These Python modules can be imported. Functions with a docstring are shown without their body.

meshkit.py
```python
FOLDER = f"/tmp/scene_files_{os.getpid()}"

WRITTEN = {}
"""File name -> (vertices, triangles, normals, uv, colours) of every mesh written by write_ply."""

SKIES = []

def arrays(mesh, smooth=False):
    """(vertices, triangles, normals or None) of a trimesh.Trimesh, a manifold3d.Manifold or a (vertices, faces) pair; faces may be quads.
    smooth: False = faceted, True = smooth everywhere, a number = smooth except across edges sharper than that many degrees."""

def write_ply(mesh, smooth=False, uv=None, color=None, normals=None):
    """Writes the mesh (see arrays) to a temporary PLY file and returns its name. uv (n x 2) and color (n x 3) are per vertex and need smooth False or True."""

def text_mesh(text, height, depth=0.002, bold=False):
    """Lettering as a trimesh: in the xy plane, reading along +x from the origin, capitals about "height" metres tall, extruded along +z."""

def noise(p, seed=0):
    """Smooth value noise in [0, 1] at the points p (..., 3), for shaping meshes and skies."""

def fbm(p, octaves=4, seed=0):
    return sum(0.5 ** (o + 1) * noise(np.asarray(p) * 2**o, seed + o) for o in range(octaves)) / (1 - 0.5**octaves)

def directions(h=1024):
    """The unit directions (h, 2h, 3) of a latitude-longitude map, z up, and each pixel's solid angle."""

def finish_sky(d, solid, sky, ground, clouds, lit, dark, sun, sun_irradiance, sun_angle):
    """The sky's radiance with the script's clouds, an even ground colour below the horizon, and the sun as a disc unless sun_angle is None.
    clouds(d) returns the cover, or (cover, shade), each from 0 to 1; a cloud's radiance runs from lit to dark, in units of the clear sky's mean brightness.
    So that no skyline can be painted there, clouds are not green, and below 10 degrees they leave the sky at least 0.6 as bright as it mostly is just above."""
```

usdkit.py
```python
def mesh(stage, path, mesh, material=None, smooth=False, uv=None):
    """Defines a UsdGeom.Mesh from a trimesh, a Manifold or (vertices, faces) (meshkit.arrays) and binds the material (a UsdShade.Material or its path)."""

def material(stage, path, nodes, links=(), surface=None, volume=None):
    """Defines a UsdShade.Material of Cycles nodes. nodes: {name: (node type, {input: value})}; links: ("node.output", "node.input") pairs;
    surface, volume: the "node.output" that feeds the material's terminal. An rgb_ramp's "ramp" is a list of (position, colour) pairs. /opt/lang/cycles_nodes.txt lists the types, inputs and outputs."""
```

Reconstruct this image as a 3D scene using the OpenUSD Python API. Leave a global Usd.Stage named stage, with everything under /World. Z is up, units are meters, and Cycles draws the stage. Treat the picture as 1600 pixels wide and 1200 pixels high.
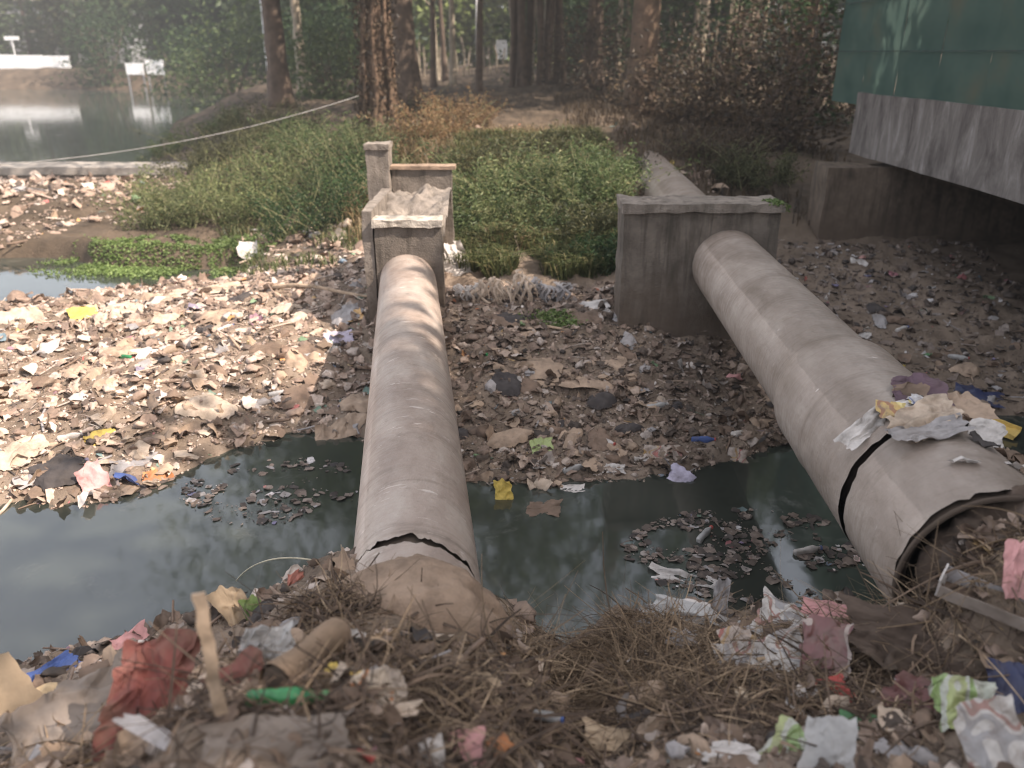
import math, numpy as np, trimesh, usdkit, meshkit
from pxr import Usd, UsdGeom, UsdLux, UsdShade, Gf, Sdf

# ------------------------------------------------------------------ camera, sky, sun
stage = Usd.Stage.CreateInMemory()
UsdGeom.SetStageUpAxis(stage, 'Z'); UsdGeom.SetStageMetersPerUnit(stage, 1.0)
UsdGeom.Xform.Define(stage, '/World'); UsdGeom.Scope.Define(stage, '/World/Looks')
FPX, HZ, CH = 1250.0, 82.0, 3.7                     # focal length and horizon row in pixels of a 1600 wide picture, eye height over the water
PITCH = math.atan((600 - HZ) / FPX)
cam = UsdGeom.Camera.Define(stage, '/World/camera')
cam.AddTranslateOp().Set((0, 0, CH)); cam.AddRotateXOp().Set(90 - math.degrees(PITCH))
cam.CreateHorizontalApertureAttr(36.0); cam.CreateFocalLengthAttr(36.0 * FPX / 1600)
cam.CreateFStopAttr(1.2); cam.CreateFocusDistanceAttr(5.6); cam.CreateExposureAttr(1.06)
cam.CreateClippingRangeAttr((0.05, 5000.0))
SUN = np.array([0.93, -0.37, 0]); SUN /= np.linalg.norm(SUN)
EL = math.radians(48); SUN = np.array([SUN[0] * math.cos(EL), SUN[1] * math.cos(EL), math.sin(EL)])
sky = UsdLux.DomeLight.Define(stage, '/World/sky')
usdkit.material(stage, '/World/Looks/sky_air', {
    's': ('sky_texture', {'sky_type': 'single_scattering', 'sun_disc': False, 'sun_elevation': EL, 'sun_rotation': math.atan2(SUN[0], SUN[1]), 'aerosol_density': 5.0, 'air_density': 1.0}),
    'tc': ('texture_coordinate', {}), 'n': ('noise_texture', {'scale': 2.2, 'detail': 5.0, 'roughness': .55}), 'r': ('rgb_ramp', {'ramp': [(.3, (5.6, 5.9, 6.5)), (.7, (9.0, 9.1, 9.4))]}), 'mx': ('mix', {'fac': .5}),
    'b': ('background_shader', {'strength': 0.12})}, [('tc.generated', 'n.vector'), ('n.fac', 'r.fac'), ('s.color', 'mx.color1'), ('r.color', 'mx.color2'), ('mx.color', 'b.color')], surface='b.background')
UsdShade.MaterialBindingAPI.Apply(sky.GetPrim()).Bind(UsdShade.Material.Get(stage, '/World/Looks/sky_air'))
sun = UsdLux.DistantLight.Define(stage, '/World/sun')
sun.CreateNormalizeAttr(True); sun.CreateIntensityAttr(1.25); sun.CreateAngleAttr(0.5); sun.CreateColorAttr((1.0, 0.89, 0.79))
m = Gf.Matrix4d().SetRotate(Gf.Rotation(Gf.Vec3d(0, 0, 1), Gf.Vec3d(*map(float, SUN))))
sun.AddTransformOp().Set(m)

# ------------------------------------------------------------------ helpers
R_ = np.random.default_rng(7)
F_, R0, U_ = np.array([0, math.cos(PITCH), -math.sin(PITCH)]), np.array([1.0, 0, 0]), np.array([0, math.sin(PITCH), math.cos(PITCH)])
EYE = np.array([0, 0, CH])
used = {}
ORD = [o for o in ['first', 'second', 'third', 'fourth', 'fifth', 'sixth', 'seventh', 'eighth', 'ninth', 'tenth', 'eleventh', 'twelfth', 'thirteenth', 'fourteenth', 'fifteenth', 'sixteenth', 'seventeenth', 'eighteenth', 'nineteenth', 'twentieth']]
def numbered(parent, name):
    k = (parent, name); n = used.get(k, 0); used[k] = n + 1
    return f'{parent}/{name}' if n == 0 else f'{parent}/{name}_{n:03d}'
def tag(p, label=None, cat=None, group=None, kind=None):
    p = p.GetPrim() if hasattr(p, 'GetPrim') else p
    for k, v in (('label', label), ('category', cat), ('group', group), ('kind', kind)):
        if v: p.SetCustomDataByKey(k, v)
    return p
def obj(name, mesh, mat, parent=None, smooth=False):
    par = '/World' if parent is None else str(parent.GetPath())
    m_ = usdkit.mesh(stage, numbered(par, name), mesh, f'/World/Looks/{mat}', smooth)
    if mat in TONED: tone_of(m_, mat)
    return m_.GetPrim()
TONED = set()
def tone_of(m, mat):
    # every loose piece of the mesh gets its own random number, which its material turns into a colour
    pts, idx = np.array(m.GetPointsAttr().Get()), np.array(m.GetFaceVertexIndicesAttr().Get()).reshape(-1, 3)
    from scipy.sparse import coo_matrix
    from scipy.sparse.csgraph import connected_components
    n = len(pts); e = np.vstack([idx[:, :2], idx[:, 1:]])
    k, lab = connected_components(coo_matrix((np.ones(len(e), np.int8), (e[:, 0], e[:, 1])), shape=(n, n)), directed=False)
    val = np.random.default_rng(n).uniform(0, 1, k)[lab]
    UsdGeom.PrimvarsAPI(m).CreatePrimvar('tone', Sdf.ValueTypeNames.FloatArray, 'vertex').Set(val.astype(np.float32).tolist())
def thing(name, label, cat, loc=(0, 0, 0), group=None):
    x = UsdGeom.Xform.Define(stage, numbered('/World', name)); x.AddTranslateOp().Set(tuple(map(float, loc)))
    return tag(x, label, cat, group)
def S(t): t = np.clip(t, 0, 1); return t * t * (3 - 2 * t)
def T(v, f): return trimesh.Trimesh(np.asarray(v, float), np.asarray(f, int), process=False)
def cat_(ms): return trimesh.util.concatenate(ms)
def box(lo, hi): 
    lo, hi = np.array(lo, float), np.array(hi, float)
    b = trimesh.creation.box(hi - lo); b.apply_translation((lo + hi) / 2); return b
def rough_box(lo, hi, step=0.12, amp=0.012, seed=0, freq=5):
    """a block with worn, uneven faces and edges"""
    b = box(lo, hi); v, f = trimesh.remesh.subdivide_to_size(b.vertices, b.faces, step, max_iter=12)
    b = trimesh.Trimesh(v, f); b.merge_vertices()
    n = np.stack([meshkit.fbm(b.vertices * freq, 3, seed + 11 * k) - .5 for k in range(3)], 1)
    b.vertices = b.vertices + n * amp * 2; return b
def tube(pts, rad, sides=8, cap=True):
    p = np.asarray(pts, float); r = np.broadcast_to(np.asarray(rad, float), (len(p),))
    t = np.gradient(p, axis=0); t /= np.linalg.norm(t, axis=1, keepdims=True) + 1e-12
    a = np.cross(t, np.where(np.abs(t[:, 2:]) < .9, [0, 0, 1.0], [1.0, 0, 0])); a /= np.linalg.norm(a, axis=1, keepdims=True) + 1e-12
    b = np.cross(t, a); an = np.arange(sides) * 2 * np.pi / sides
    v = (p[:, None] + r[:, None, None] * (np.cos(an)[None, :, None] * a[:, None] + np.sin(an)[None, :, None] * b[:, None])).reshape(-1, 3)
    f = []
    for i in range(len(p) - 1):
        for j in range(sides):
            q = [i * sides + j, i * sides + (j + 1) % sides, (i + 1) * sides + (j + 1) % sides, (i + 1) * sides + j]
            f += [[q[0], q[1], q[2]], [q[0], q[2], q[3]]]
    if cap:
        for base, flip in ((0, 1), ((len(p) - 1) * sides, 0)):
            for j in range(1, sides - 1): f.append([base, base + j + 1, base + j] if flip else [base, base + j, base + j + 1])
    return T(v, f)

# ------------------------------------------------------------------ materials
def mat(name, color, rough=.8, spec=.3, var=.45, scale=9.0, dirt=(.10, .075, .052), dirt_amt=.45, bump=.25, bscale=40.0, bdist=.01, thin=0.0, metal=0.0):
    """mottled, dirty surface: the colour broken by noise in tone, with patches of dried mud"""
    c = np.array(color, float)
    n = {'g': ('geometry', {}), 'n': ('noise_texture', {'scale': scale, 'detail': 5.0, 'roughness': .65}),
         'r': ('rgb_ramp', {'ramp': [(.25, c * (1 - var)), (.5, c), (.78, np.clip(c * (1 + var * .7), 0, .85))]}),
         'n2': ('noise_texture', {'scale': scale * .45, 'detail': 6.0, 'roughness': .7}),
         'dr': ('map_range', {'from_min': .47, 'from_max': .66, 'to_min': 0.0, 'to_max': dirt_amt, 'clamp': True}),
         'mx': ('mix', {'color2': dirt}),
         'bn': ('noise_texture', {'scale': bscale, 'detail': 5.0, 'roughness': .65}),
         'bp': ('bump', {'strength': bump, 'distance': bdist}),
         'p': ('principled_bsdf', {'roughness': rough, 'specular_ior_level': spec, 'metallic': metal})}
    L = [('g.position', 'n.vector'), ('g.position', 'n2.vector'), ('g.position', 'bn.vector'), ('n.fac', 'r.fac'), ('r.color', 'mx.color1'), ('n2.fac', 'dr.value'), ('dr.result', 'mx.fac'),
         ('mx.color', 'p.base_color'), ('bn.fac', 'bp.height'), ('bp.normal', 'p.normal')]
    surf = 'p.BSDF'
    if thin:
        n['t'] = ('translucent_bsdf', {}); n['m'] = ('mix_closure', {'fac': thin}); L += [('mx.color', 't.color'), ('p.BSDF', 'm.closure1'), ('t.BSDF', 'm.closure2')]; surf = 'm.closure'
    usdkit.material(stage, f'/World/Looks/{name}', n, L, surface=surf)
def islands(name, ramp, rough=.75, spec=.3, thin=0.0, nscale=25.0, nvar=.35):
    """every loose piece of the mesh takes its own tone from the ramp"""
    TONED.add(name)
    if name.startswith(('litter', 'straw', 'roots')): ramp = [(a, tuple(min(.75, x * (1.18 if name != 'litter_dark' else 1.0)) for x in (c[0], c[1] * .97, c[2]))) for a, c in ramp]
    n = {'g': ('geometry', {}), 'a': ('attribute', {'attribute': 'tone'}), 'r': ('rgb_ramp', {'ramp': ramp}), 'n': ('noise_texture', {'scale': nscale, 'detail': 4.0}),
         'mr': ('map_range', {'from_min': .25, 'from_max': .75, 'to_min': 1 - nvar, 'to_max': 1 + nvar * .6}), 'hv': ('hsv', {}), 'p': ('principled_bsdf', {'roughness': rough, 'specular_ior_level': spec})}
    L = [('a.fac', 'r.fac'), ('g.position', 'n.vector'), ('n.fac', 'mr.value'), ('mr.result', 'hv.value'), ('r.color', 'hv.color'), ('hv.color', 'p.base_color')]
    surf = 'p.BSDF'
    if thin:
        n['t'] = ('translucent_bsdf', {}); n['m'] = ('mix_closure', {'fac': thin}); L += [('hv.color', 't.color'), ('p.BSDF', 'm.closure1'), ('t.BSDF', 'm.closure2')]; surf = 'm.closure'
    usdkit.material(stage, f'/World/Looks/{name}', n, L, surface=surf)

COL = {'beige': (.50, .40, .30), 'tan': (.34, .25, .175), 'brown': (.17, .118, .083), 'dark': (.05, .043, .04), 'grey': (.30, .28, .265), 'white': (.56, .52, .47), 'red': (.36, .07, .055),
       'blue': (.07, .11, .27), 'yellow': (.58, .43, .10), 'green': (.10, .23, .10), 'pink': (.52, .27, .25), 'orange': (.40, .16, .06), 'lavender': (.46, .42, .50)}
COL = {k: (c[0], c[1] * .98, c[2]) for k, c in COL.items()}
for k, c in COL.items():
    mat('scrap_' + k, c, rough=.62 if k in ('white', 'red', 'blue', 'yellow', 'green', 'lavender', 'orange') else .8, thin=.12 if k in ('white', 'yellow', 'green', 'lavender', 'beige') else 0, scale=7.0, dirt_amt=.5 if k != 'dark' else .2)
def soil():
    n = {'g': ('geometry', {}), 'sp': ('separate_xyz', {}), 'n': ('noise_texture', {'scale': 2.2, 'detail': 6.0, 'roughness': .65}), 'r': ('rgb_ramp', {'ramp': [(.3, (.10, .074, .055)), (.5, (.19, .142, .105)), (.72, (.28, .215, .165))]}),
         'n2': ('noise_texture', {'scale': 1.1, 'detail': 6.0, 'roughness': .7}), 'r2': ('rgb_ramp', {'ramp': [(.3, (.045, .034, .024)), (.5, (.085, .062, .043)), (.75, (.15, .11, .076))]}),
         'ad': ('math', {'math_type': 'multiply_add', 'value2': 5.0}), 'mr': ('map_range', {'from_min': 14.5, 'from_max': 17.5, 'clamp': True}), 'mx': ('mix', {}),  # soil turns to dark leaf-litter brown under the woods, canopy shade included in it
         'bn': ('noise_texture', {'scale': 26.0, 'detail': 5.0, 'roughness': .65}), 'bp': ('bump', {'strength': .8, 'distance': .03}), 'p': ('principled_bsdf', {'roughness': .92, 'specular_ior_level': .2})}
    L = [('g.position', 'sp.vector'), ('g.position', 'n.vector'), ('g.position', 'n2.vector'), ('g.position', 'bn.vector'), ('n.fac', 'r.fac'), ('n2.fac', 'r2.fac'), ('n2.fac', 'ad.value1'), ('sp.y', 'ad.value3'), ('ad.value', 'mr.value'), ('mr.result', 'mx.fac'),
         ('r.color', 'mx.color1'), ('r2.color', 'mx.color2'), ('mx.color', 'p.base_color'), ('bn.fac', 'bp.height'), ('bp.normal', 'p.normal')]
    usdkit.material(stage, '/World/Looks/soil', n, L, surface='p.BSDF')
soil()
def concrete(name, c, stain, amt=.65):
    c = np.array(c, float)
    n = {'g': ('geometry', {}), 'n': ('noise_texture', {'scale': 3.5, 'detail': 7.0, 'roughness': .7}), 'r': ('rgb_ramp', {'ramp': [(.28, c * .55), (.45, c * .9), (.58, c * 1.1), (.75, c * 1.45)]}),
         'mp': ('mapping', {'scale': (6.0, 6.0, .7)}), 'n2': ('noise_texture', {'scale': 1.5, 'detail': 5.0, 'roughness': .6, 'distortion': .4}), 'sr': ('map_range', {'from_min': .46, 'from_max': .66, 'to_max': amt, 'clamp': True}), 'mx': ('mix', {'color2': stain}),
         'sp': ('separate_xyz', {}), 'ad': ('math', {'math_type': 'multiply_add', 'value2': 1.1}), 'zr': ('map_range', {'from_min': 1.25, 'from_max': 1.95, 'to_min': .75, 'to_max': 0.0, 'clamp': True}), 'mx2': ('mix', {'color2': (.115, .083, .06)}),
         'v': ('voronoi_texture', {'scale': 60.0}), 'bn': ('noise_texture', {'scale': 24.0, 'detail': 7.0, 'roughness': .7}), 'ms': ('math', {'math_type': 'multiply_add', 'value2': .5}), 'bp': ('bump', {'strength': .6, 'distance': .02}), 'p': ('principled_bsdf', {'roughness': .92, 'specular_ior_level': .25})}
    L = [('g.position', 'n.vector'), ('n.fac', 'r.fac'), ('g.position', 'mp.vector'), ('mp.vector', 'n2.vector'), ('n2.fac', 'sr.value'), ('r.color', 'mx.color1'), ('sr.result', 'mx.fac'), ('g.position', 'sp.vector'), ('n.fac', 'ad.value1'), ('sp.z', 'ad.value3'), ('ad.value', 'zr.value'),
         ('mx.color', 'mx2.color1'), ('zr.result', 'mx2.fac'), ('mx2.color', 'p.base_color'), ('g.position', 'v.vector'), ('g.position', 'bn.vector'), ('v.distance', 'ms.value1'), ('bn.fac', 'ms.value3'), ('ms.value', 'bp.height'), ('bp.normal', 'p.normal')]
    usdkit.material(stage, f'/World/Looks/{name}', n, L, surface='p.BSDF')
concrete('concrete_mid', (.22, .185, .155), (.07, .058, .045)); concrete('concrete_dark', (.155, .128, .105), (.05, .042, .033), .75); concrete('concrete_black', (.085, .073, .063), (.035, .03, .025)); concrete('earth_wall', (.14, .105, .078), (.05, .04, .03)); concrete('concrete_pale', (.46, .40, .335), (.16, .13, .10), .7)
mat('concrete', (.33, .29, .25), rough=.85, var=.28, scale=3.0, dirt=(.12, .095, .07), dirt_amt=.55, bump=.35, bscale=30, bdist=.012)
mat('mud', (.29, .205, .145), rough=.9, var=.35, scale=7.0, dirt=(.13, .09, .064), dirt_amt=.8, bump=.5, bscale=22, bdist=.02)
mat('bark', (.115, .080, .058), rough=.9, var=.5, scale=3.5, dirt=(.05, .04, .03), bump=.8, bscale=9, bdist=.06)
mat('bark_brown', (.135, .086, .056), rough=.9, var=.5, scale=3.0, dirt=(.06, .05, .028), bump=.8, bscale=8, bdist=.08)
mat('bark_pale', (.33, .27, .20), rough=.85, var=.4, scale=3.5)
mat('wood_pale', (.40, .29, .20), rough=.85, var=.5, scale=9, dirt_amt=.7)
mat('white_paint', (.72, .71, .70), rough=.6, var=.1, scale=1.5, dirt_amt=.2)
mat('grey_wall', (.24, .24, .25), rough=.8, var=.15, scale=.4, dirt_amt=.25)
mat('black_rubber', (.018, .017, .019), rough=.55, var=.3, dirt_amt=.25)
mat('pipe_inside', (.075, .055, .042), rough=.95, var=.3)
mat('net_rail', (.035, .055, .048), rough=.9)
mat('bottle_green', (.03, .22, .07), rough=.22, spec=.6, var=.3, dirt_amt=.25, bump=.1, thin=.15)
mat('stem_green', (.21, .20, .10), rough=.8, var=.3)
mat('reed', (.46, .41, .30), rough=.7, var=.2)
mat('cable', (.30, .28, .26), rough=.6)
mat('red_cloth', (.165, .055, .046), rough=.95, var=.35, scale=6, dirt=(.19, .12, .09), dirt_amt=.75); mat('roll_brown', (.24, .165, .11), rough=.9, var=.35, scale=6, dirt_amt=.6); mat('log_dark', (.085, .060, .045), rough=.95, var=.4, scale=6, bump=.7); mat('muddy_cloth', (.21, .17, .14), rough=.95, var=.35, scale=6, dirt=(.12, .09, .07), dirt_amt=.6)
mat('clear_grey', (.42, .40, .38), rough=.35, spec=.5, var=.3, dirt_amt=.4, thin=.2); mat('card', (.42, .31, .205), rough=.85, var=.2, scale=6, dirt_amt=.35); mat('maroon', (.13, .055, .05), rough=.45, var=.3, dirt_amt=.3)
mat('navy', (.035, .04, .085), rough=.4, var=.3, dirt_amt=.3); mat('gold', (.62, .43, .13), rough=.45, var=.25, dirt_amt=.3); mat('purple_dark', (.10, .06, .075), rough=.7, var=.4, dirt_amt=.3); mat('lime_print', (.33, .38, .16), rough=.5, var=.25, dirt_amt=.2, thin=.1)
def pipe_mat(name, a, b, c, scuff_glint=.645, tide=1.10):
    n = {'g': ('geometry', {}), 'mp': ('mapping', {'scale': (2.2, 1.1, 2.2)}), 'n': ('noise_texture', {'scale': 1.6, 'detail': 6.0, 'roughness': .6}),
         'r': ('rgb_ramp', {'ramp': [(.3, a), (.5, b), (.7, c)]}),
         'mp2': ('mapping', {'scale': (3.2, 14.0, 3.2)}), 'n2': ('noise_texture', {'scale': 1.7, 'detail': 3.0, 'roughness': .6, 'distortion': .8}),
         'sc': ('map_range', {'from_min': scuff_glint, 'from_max': scuff_glint + .05, 'to_min': 0.0, 'to_max': .5, 'clamp': True}), 'mx': ('mix', {'color2': (.68, .60, .54)}),  # pale streaks: scuffs plus wet glints put into the colour
         'n3': ('noise_texture', {'scale': 7.0, 'detail': 6.0, 'roughness': .75}), 'st': ('map_range', {'from_min': .55, 'from_max': .72, 'to_min': 0.0, 'to_max': .6, 'clamp': True}), 'mx2': ('mix', {'color2': (.15, .115, .085)}),
         'mp4': ('mapping', {'scale': (.9, 9.0, .9)}), 'n4': ('noise_texture', {'scale': 1.1, 'detail': 6.0, 'roughness': .65, 'distortion': .5}), 'dp': ('map_range', {'from_min': .54, 'from_max': .70, 'to_max': .55, 'clamp': True}), 'mx4': ('mix', {'color2': (.135, .10, .075)}),
         'sp': ('separate_xyz', {}), 'ad': ('math', {'math_type': 'multiply_add', 'value2': .55}), 'tz': ('map_range', {'from_min': tide, 'from_max': tide + .22, 'to_min': .7, 'to_max': 0.0, 'clamp': True}), 'mx5': ('mix', {'color2': (.10, .078, .06)}),
         'bn': ('noise_texture', {'scale': 16.0, 'detail': 8.0, 'roughness': .68}), 'bp': ('bump', {'strength': .45, 'distance': .02}),
         'rr': ('map_range', {'from_min': .4, 'from_max': .65, 'to_min': .36, 'to_max': .62, 'clamp': True}),
         'p': ('principled_bsdf', {'specular_ior_level': .45})}
    L = [('g.position', 'mp.vector'), ('mp.vector', 'n.vector'), ('n.fac', 'r.fac'), ('g.position', 'mp2.vector'), ('mp2.vector', 'n2.vector'), ('n2.fac', 'sc.value'), ('sc.result', 'mx.fac'), ('g.position', 'n3.vector'),
         ('n3.fac', 'st.value'), ('g.position', 'mp4.vector'), ('mp4.vector', 'n4.vector'), ('n4.fac', 'dp.value'), ('r.color', 'mx4.color1'), ('dp.result', 'mx4.fac'), ('g.position', 'sp.vector'), ('n3.fac', 'ad.value1'), ('sp.z', 'ad.value3'), ('ad.value', 'tz.value'), ('mx4.color', 'mx5.color1'), ('tz.result', 'mx5.fac'), ('mx5.color', 'mx2.color1'), ('st.result', 'mx2.fac'), ('mx2.color', 'mx.color1'), ('mx.color', 'p.base_color'), ('g.position', 'bn.vector'), ('bn.fac', 'bp.height'), ('bp.normal', 'p.normal'), ('n2.fac', 'rr.value'), ('rr.result', 'p.roughness')]
    usdkit.material(stage, f'/World/Looks/{name}', n, L, surface='p.BSDF')
pipe_mat('pipe_left', (.24, .18, .145), (.33, .26, .215), (.40, .335, .285))
pipe_mat('pipe_right', (.18, .14, .11), (.25, .20, .165), (.32, .265, .222), .70, 1.42)
usdkit.material(stage, '/World/Looks/bridge_concrete', {
    'g': ('geometry', {}), 'mp': ('mapping', {'scale': (1.0, 1.0, .30)}), 'n': ('noise_texture', {'scale': 3.2, 'detail': 10.0, 'roughness': .72, 'distortion': .6}), 'bn': ('noise_texture', {'scale': 22.0, 'detail': 7.0, 'roughness': .7}), 'bp': ('bump', {'strength': .6, 'distance': .02}),
    'r': ('rgb_ramp', {'ramp': [(.32, (.055, .047, .042)), (.46, (.12, .103, .093)), (.56, (.165, .145, .13)), (.64, (.22, .195, .18)), (.74, (.40, .37, .35))]}),
    'p': ('principled_bsdf', {'roughness': .95, 'specular_ior_level': .15})}, [('g.position', 'mp.vector'), ('mp.vector', 'n.vector'), ('n.fac', 'r.fac'), ('r.color', 'p.base_color'), ('g.position', 'bn.vector'), ('bn.fac', 'bp.height'), ('bp.normal', 'p.normal')], surface='p.BSDF')
usdkit.material(stage, '/World/Looks/green_net', {
    'g': ('geometry', {}), 'n': ('noise_texture', {'scale': 1.3, 'detail': 4.0}), 'r': ('rgb_ramp', {'ramp': [(.3, (.066, .105, .09)), (.55, (.09, .13, .108)), (.75, (.12, .132, .10))]}),
    'd': ('principled_bsdf', {'roughness': 1.0, 'specular_ior_level': .05}), 't': ('translucent_bsdf', {}), 'm': ('mix_closure', {'fac': .3})},
    [('g.position', 'n.vector'), ('n.fac', 'r.fac'), ('r.color', 'd.base_color'), ('r.color', 't.color'), ('d.BSDF', 'm.closure1'), ('t.BSDF', 'm.closure2')], surface='m.closure')
usdkit.material(stage, '/World/Looks/water', {
    'g': ('geometry', {}), 'mp': ('mapping', {'scale': (1.0, .8, 1.0)}), 'n': ('noise_texture', {'scale': 1.6, 'detail': 3.0}), 'bp': ('bump', {'strength': .06, 'distance': .05}),
    'n2': ('noise_texture', {'scale': .7, 'detail': 4.0}), 'r': ('rgb_ramp', {'ramp': [(.35, (.022, .025, .020)), (.65, (.037, .041, .033))]}),
    'n4': ('noise_texture', {'scale': 1.3, 'detail': 9.0, 'roughness': .72, 'distortion': .35}), 'sm': ('map_range', {'from_min': .56, 'from_max': .72, 'to_max': .5, 'clamp': True}), 'mx': ('mix', {'color2': (.095, .088, .070)}), 'ro': ('map_range', {'from_min': 0.0, 'from_max': .8, 'to_min': .06, 'to_max': .38}),
    'p': ('principled_bsdf', {'ior': 1.62, 'specular_ior_level': .85})},
    [('g.position', 'mp.vector'), ('mp.vector', 'n.vector'), ('n.fac', 'bp.height'), ('bp.normal', 'p.normal'), ('g.position', 'n2.vector'), ('n2.fac', 'r.fac'), ('r.color', 'mx.color1'), ('mx.color', 'p.base_color'), ('g.position', 'n4.vector'), ('n4.fac', 'sm.value'), ('sm.result', 'mx.fac'), ('sm.result', 'ro.value'), ('ro.result', 'p.roughness')], surface='p.BSDF')
def leafy(name, ramp, thin=.35): islands(name, ramp, rough=.55, spec=.35, thin=thin, nscale=.6, nvar=.4)
leafy('leaf_dark', [(0, (.018, .040, .014)), (.6, (.035, .070, .022)), (1, (.06, .10, .03))])
leafy('leaf_mid', [(0, (.05, .076, .028)), (.5, (.09, .125, .046)), (1, (.155, .185, .075))])
leafy('leaf_lime', [(0, (.09, .13, .03)), (.5, (.16, .21, .06)), (1, (.26, .30, .10))])  # far foliage in sun: its brightness is put into the leaf colour
leafy('leaf_olive', [(0, (.04, .045, .02)), (.5, (.075, .078, .033)), (1, (.12, .11, .05))])
leafy('leaf_brown', [(0, (.035, .026, .018)), (.5, (.075, .052, .033)), (1, (.13, .09, .05))])
leafy('leaf_shrub', [(0, (.08, .10, .038)), (.5, (.155, .18, .07)), (.85, (.22, .24, .10)), (1, (.30, .27, .13))])
leafy('leaf_rust', [(0, (.10, .055, .026)), (.5, (.21, .125, .06)), (1, (.34, .22, .11))])
leafy('grass_mix', [(0, (.06, .072, .028)), (.5, (.11, .13, .048)), (.8, (.17, .17, .07)), (1, (.27, .22, .11))])
leafy('grass_dry', [(0, (.10, .07, .035)), (.5, (.20, .14, .075)), (1, (.34, .25, .13))])
leafy('weed_green', [(0, (.08, .12, .03)), (.5, (.125, .18, .05)), (1, (.19, .24, .08))], thin=.2)
islands('straw', [(0, (.06, .042, .028)), (.45, (.14, .10, .062)), (.8, (.23, .165, .10)), (1, (.36, .27, .17))], rough=.8)
islands('roots', [(0, (.035, .025, .018)), (.5, (.085, .06, .042)), (.9, (.15, .105, .07)), (1, (.25, .18, .12))], rough=.9)
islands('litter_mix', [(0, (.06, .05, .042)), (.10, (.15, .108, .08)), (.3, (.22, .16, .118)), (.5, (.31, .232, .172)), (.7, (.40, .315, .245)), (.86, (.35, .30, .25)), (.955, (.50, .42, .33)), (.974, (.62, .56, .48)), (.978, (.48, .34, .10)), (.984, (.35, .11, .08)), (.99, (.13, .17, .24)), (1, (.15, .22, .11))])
islands('litter_near', [(0, (.04, .033, .027)), (.2, (.10, .074, .054)), (.45, (.165, .12, .088)), (.68, (.235, .175, .13)), (.82, (.32, .25, .19)), (.92, (.26, .225, .19)), (.97, (.40, .34, .28)), (.981, (.55, .51, .45)), (.984, (.40, .27, .09)), (.989, (.28, .08, .06)), (.994, (.11, .14, .2)), (1, (.12, .18, .08))])  # darker ramp for the shaded near and middle heaps, shade put into the colour
islands('litter_dark', [(0, (.04, .034, .03)), (.3, (.095, .074, .058)), (.6, (.17, .13, .10)), (.85, (.25, .205, .165)), (.93, (.30, .28, .26)), (.97, (.60, .57, .53)), (.98, (.40, .13, .09)), (.99, (.14, .15, .25)), (1, (.12, .18, .09))], rough=.65)  # dark ramp with the shade beside the bridge put into its tones

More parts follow.
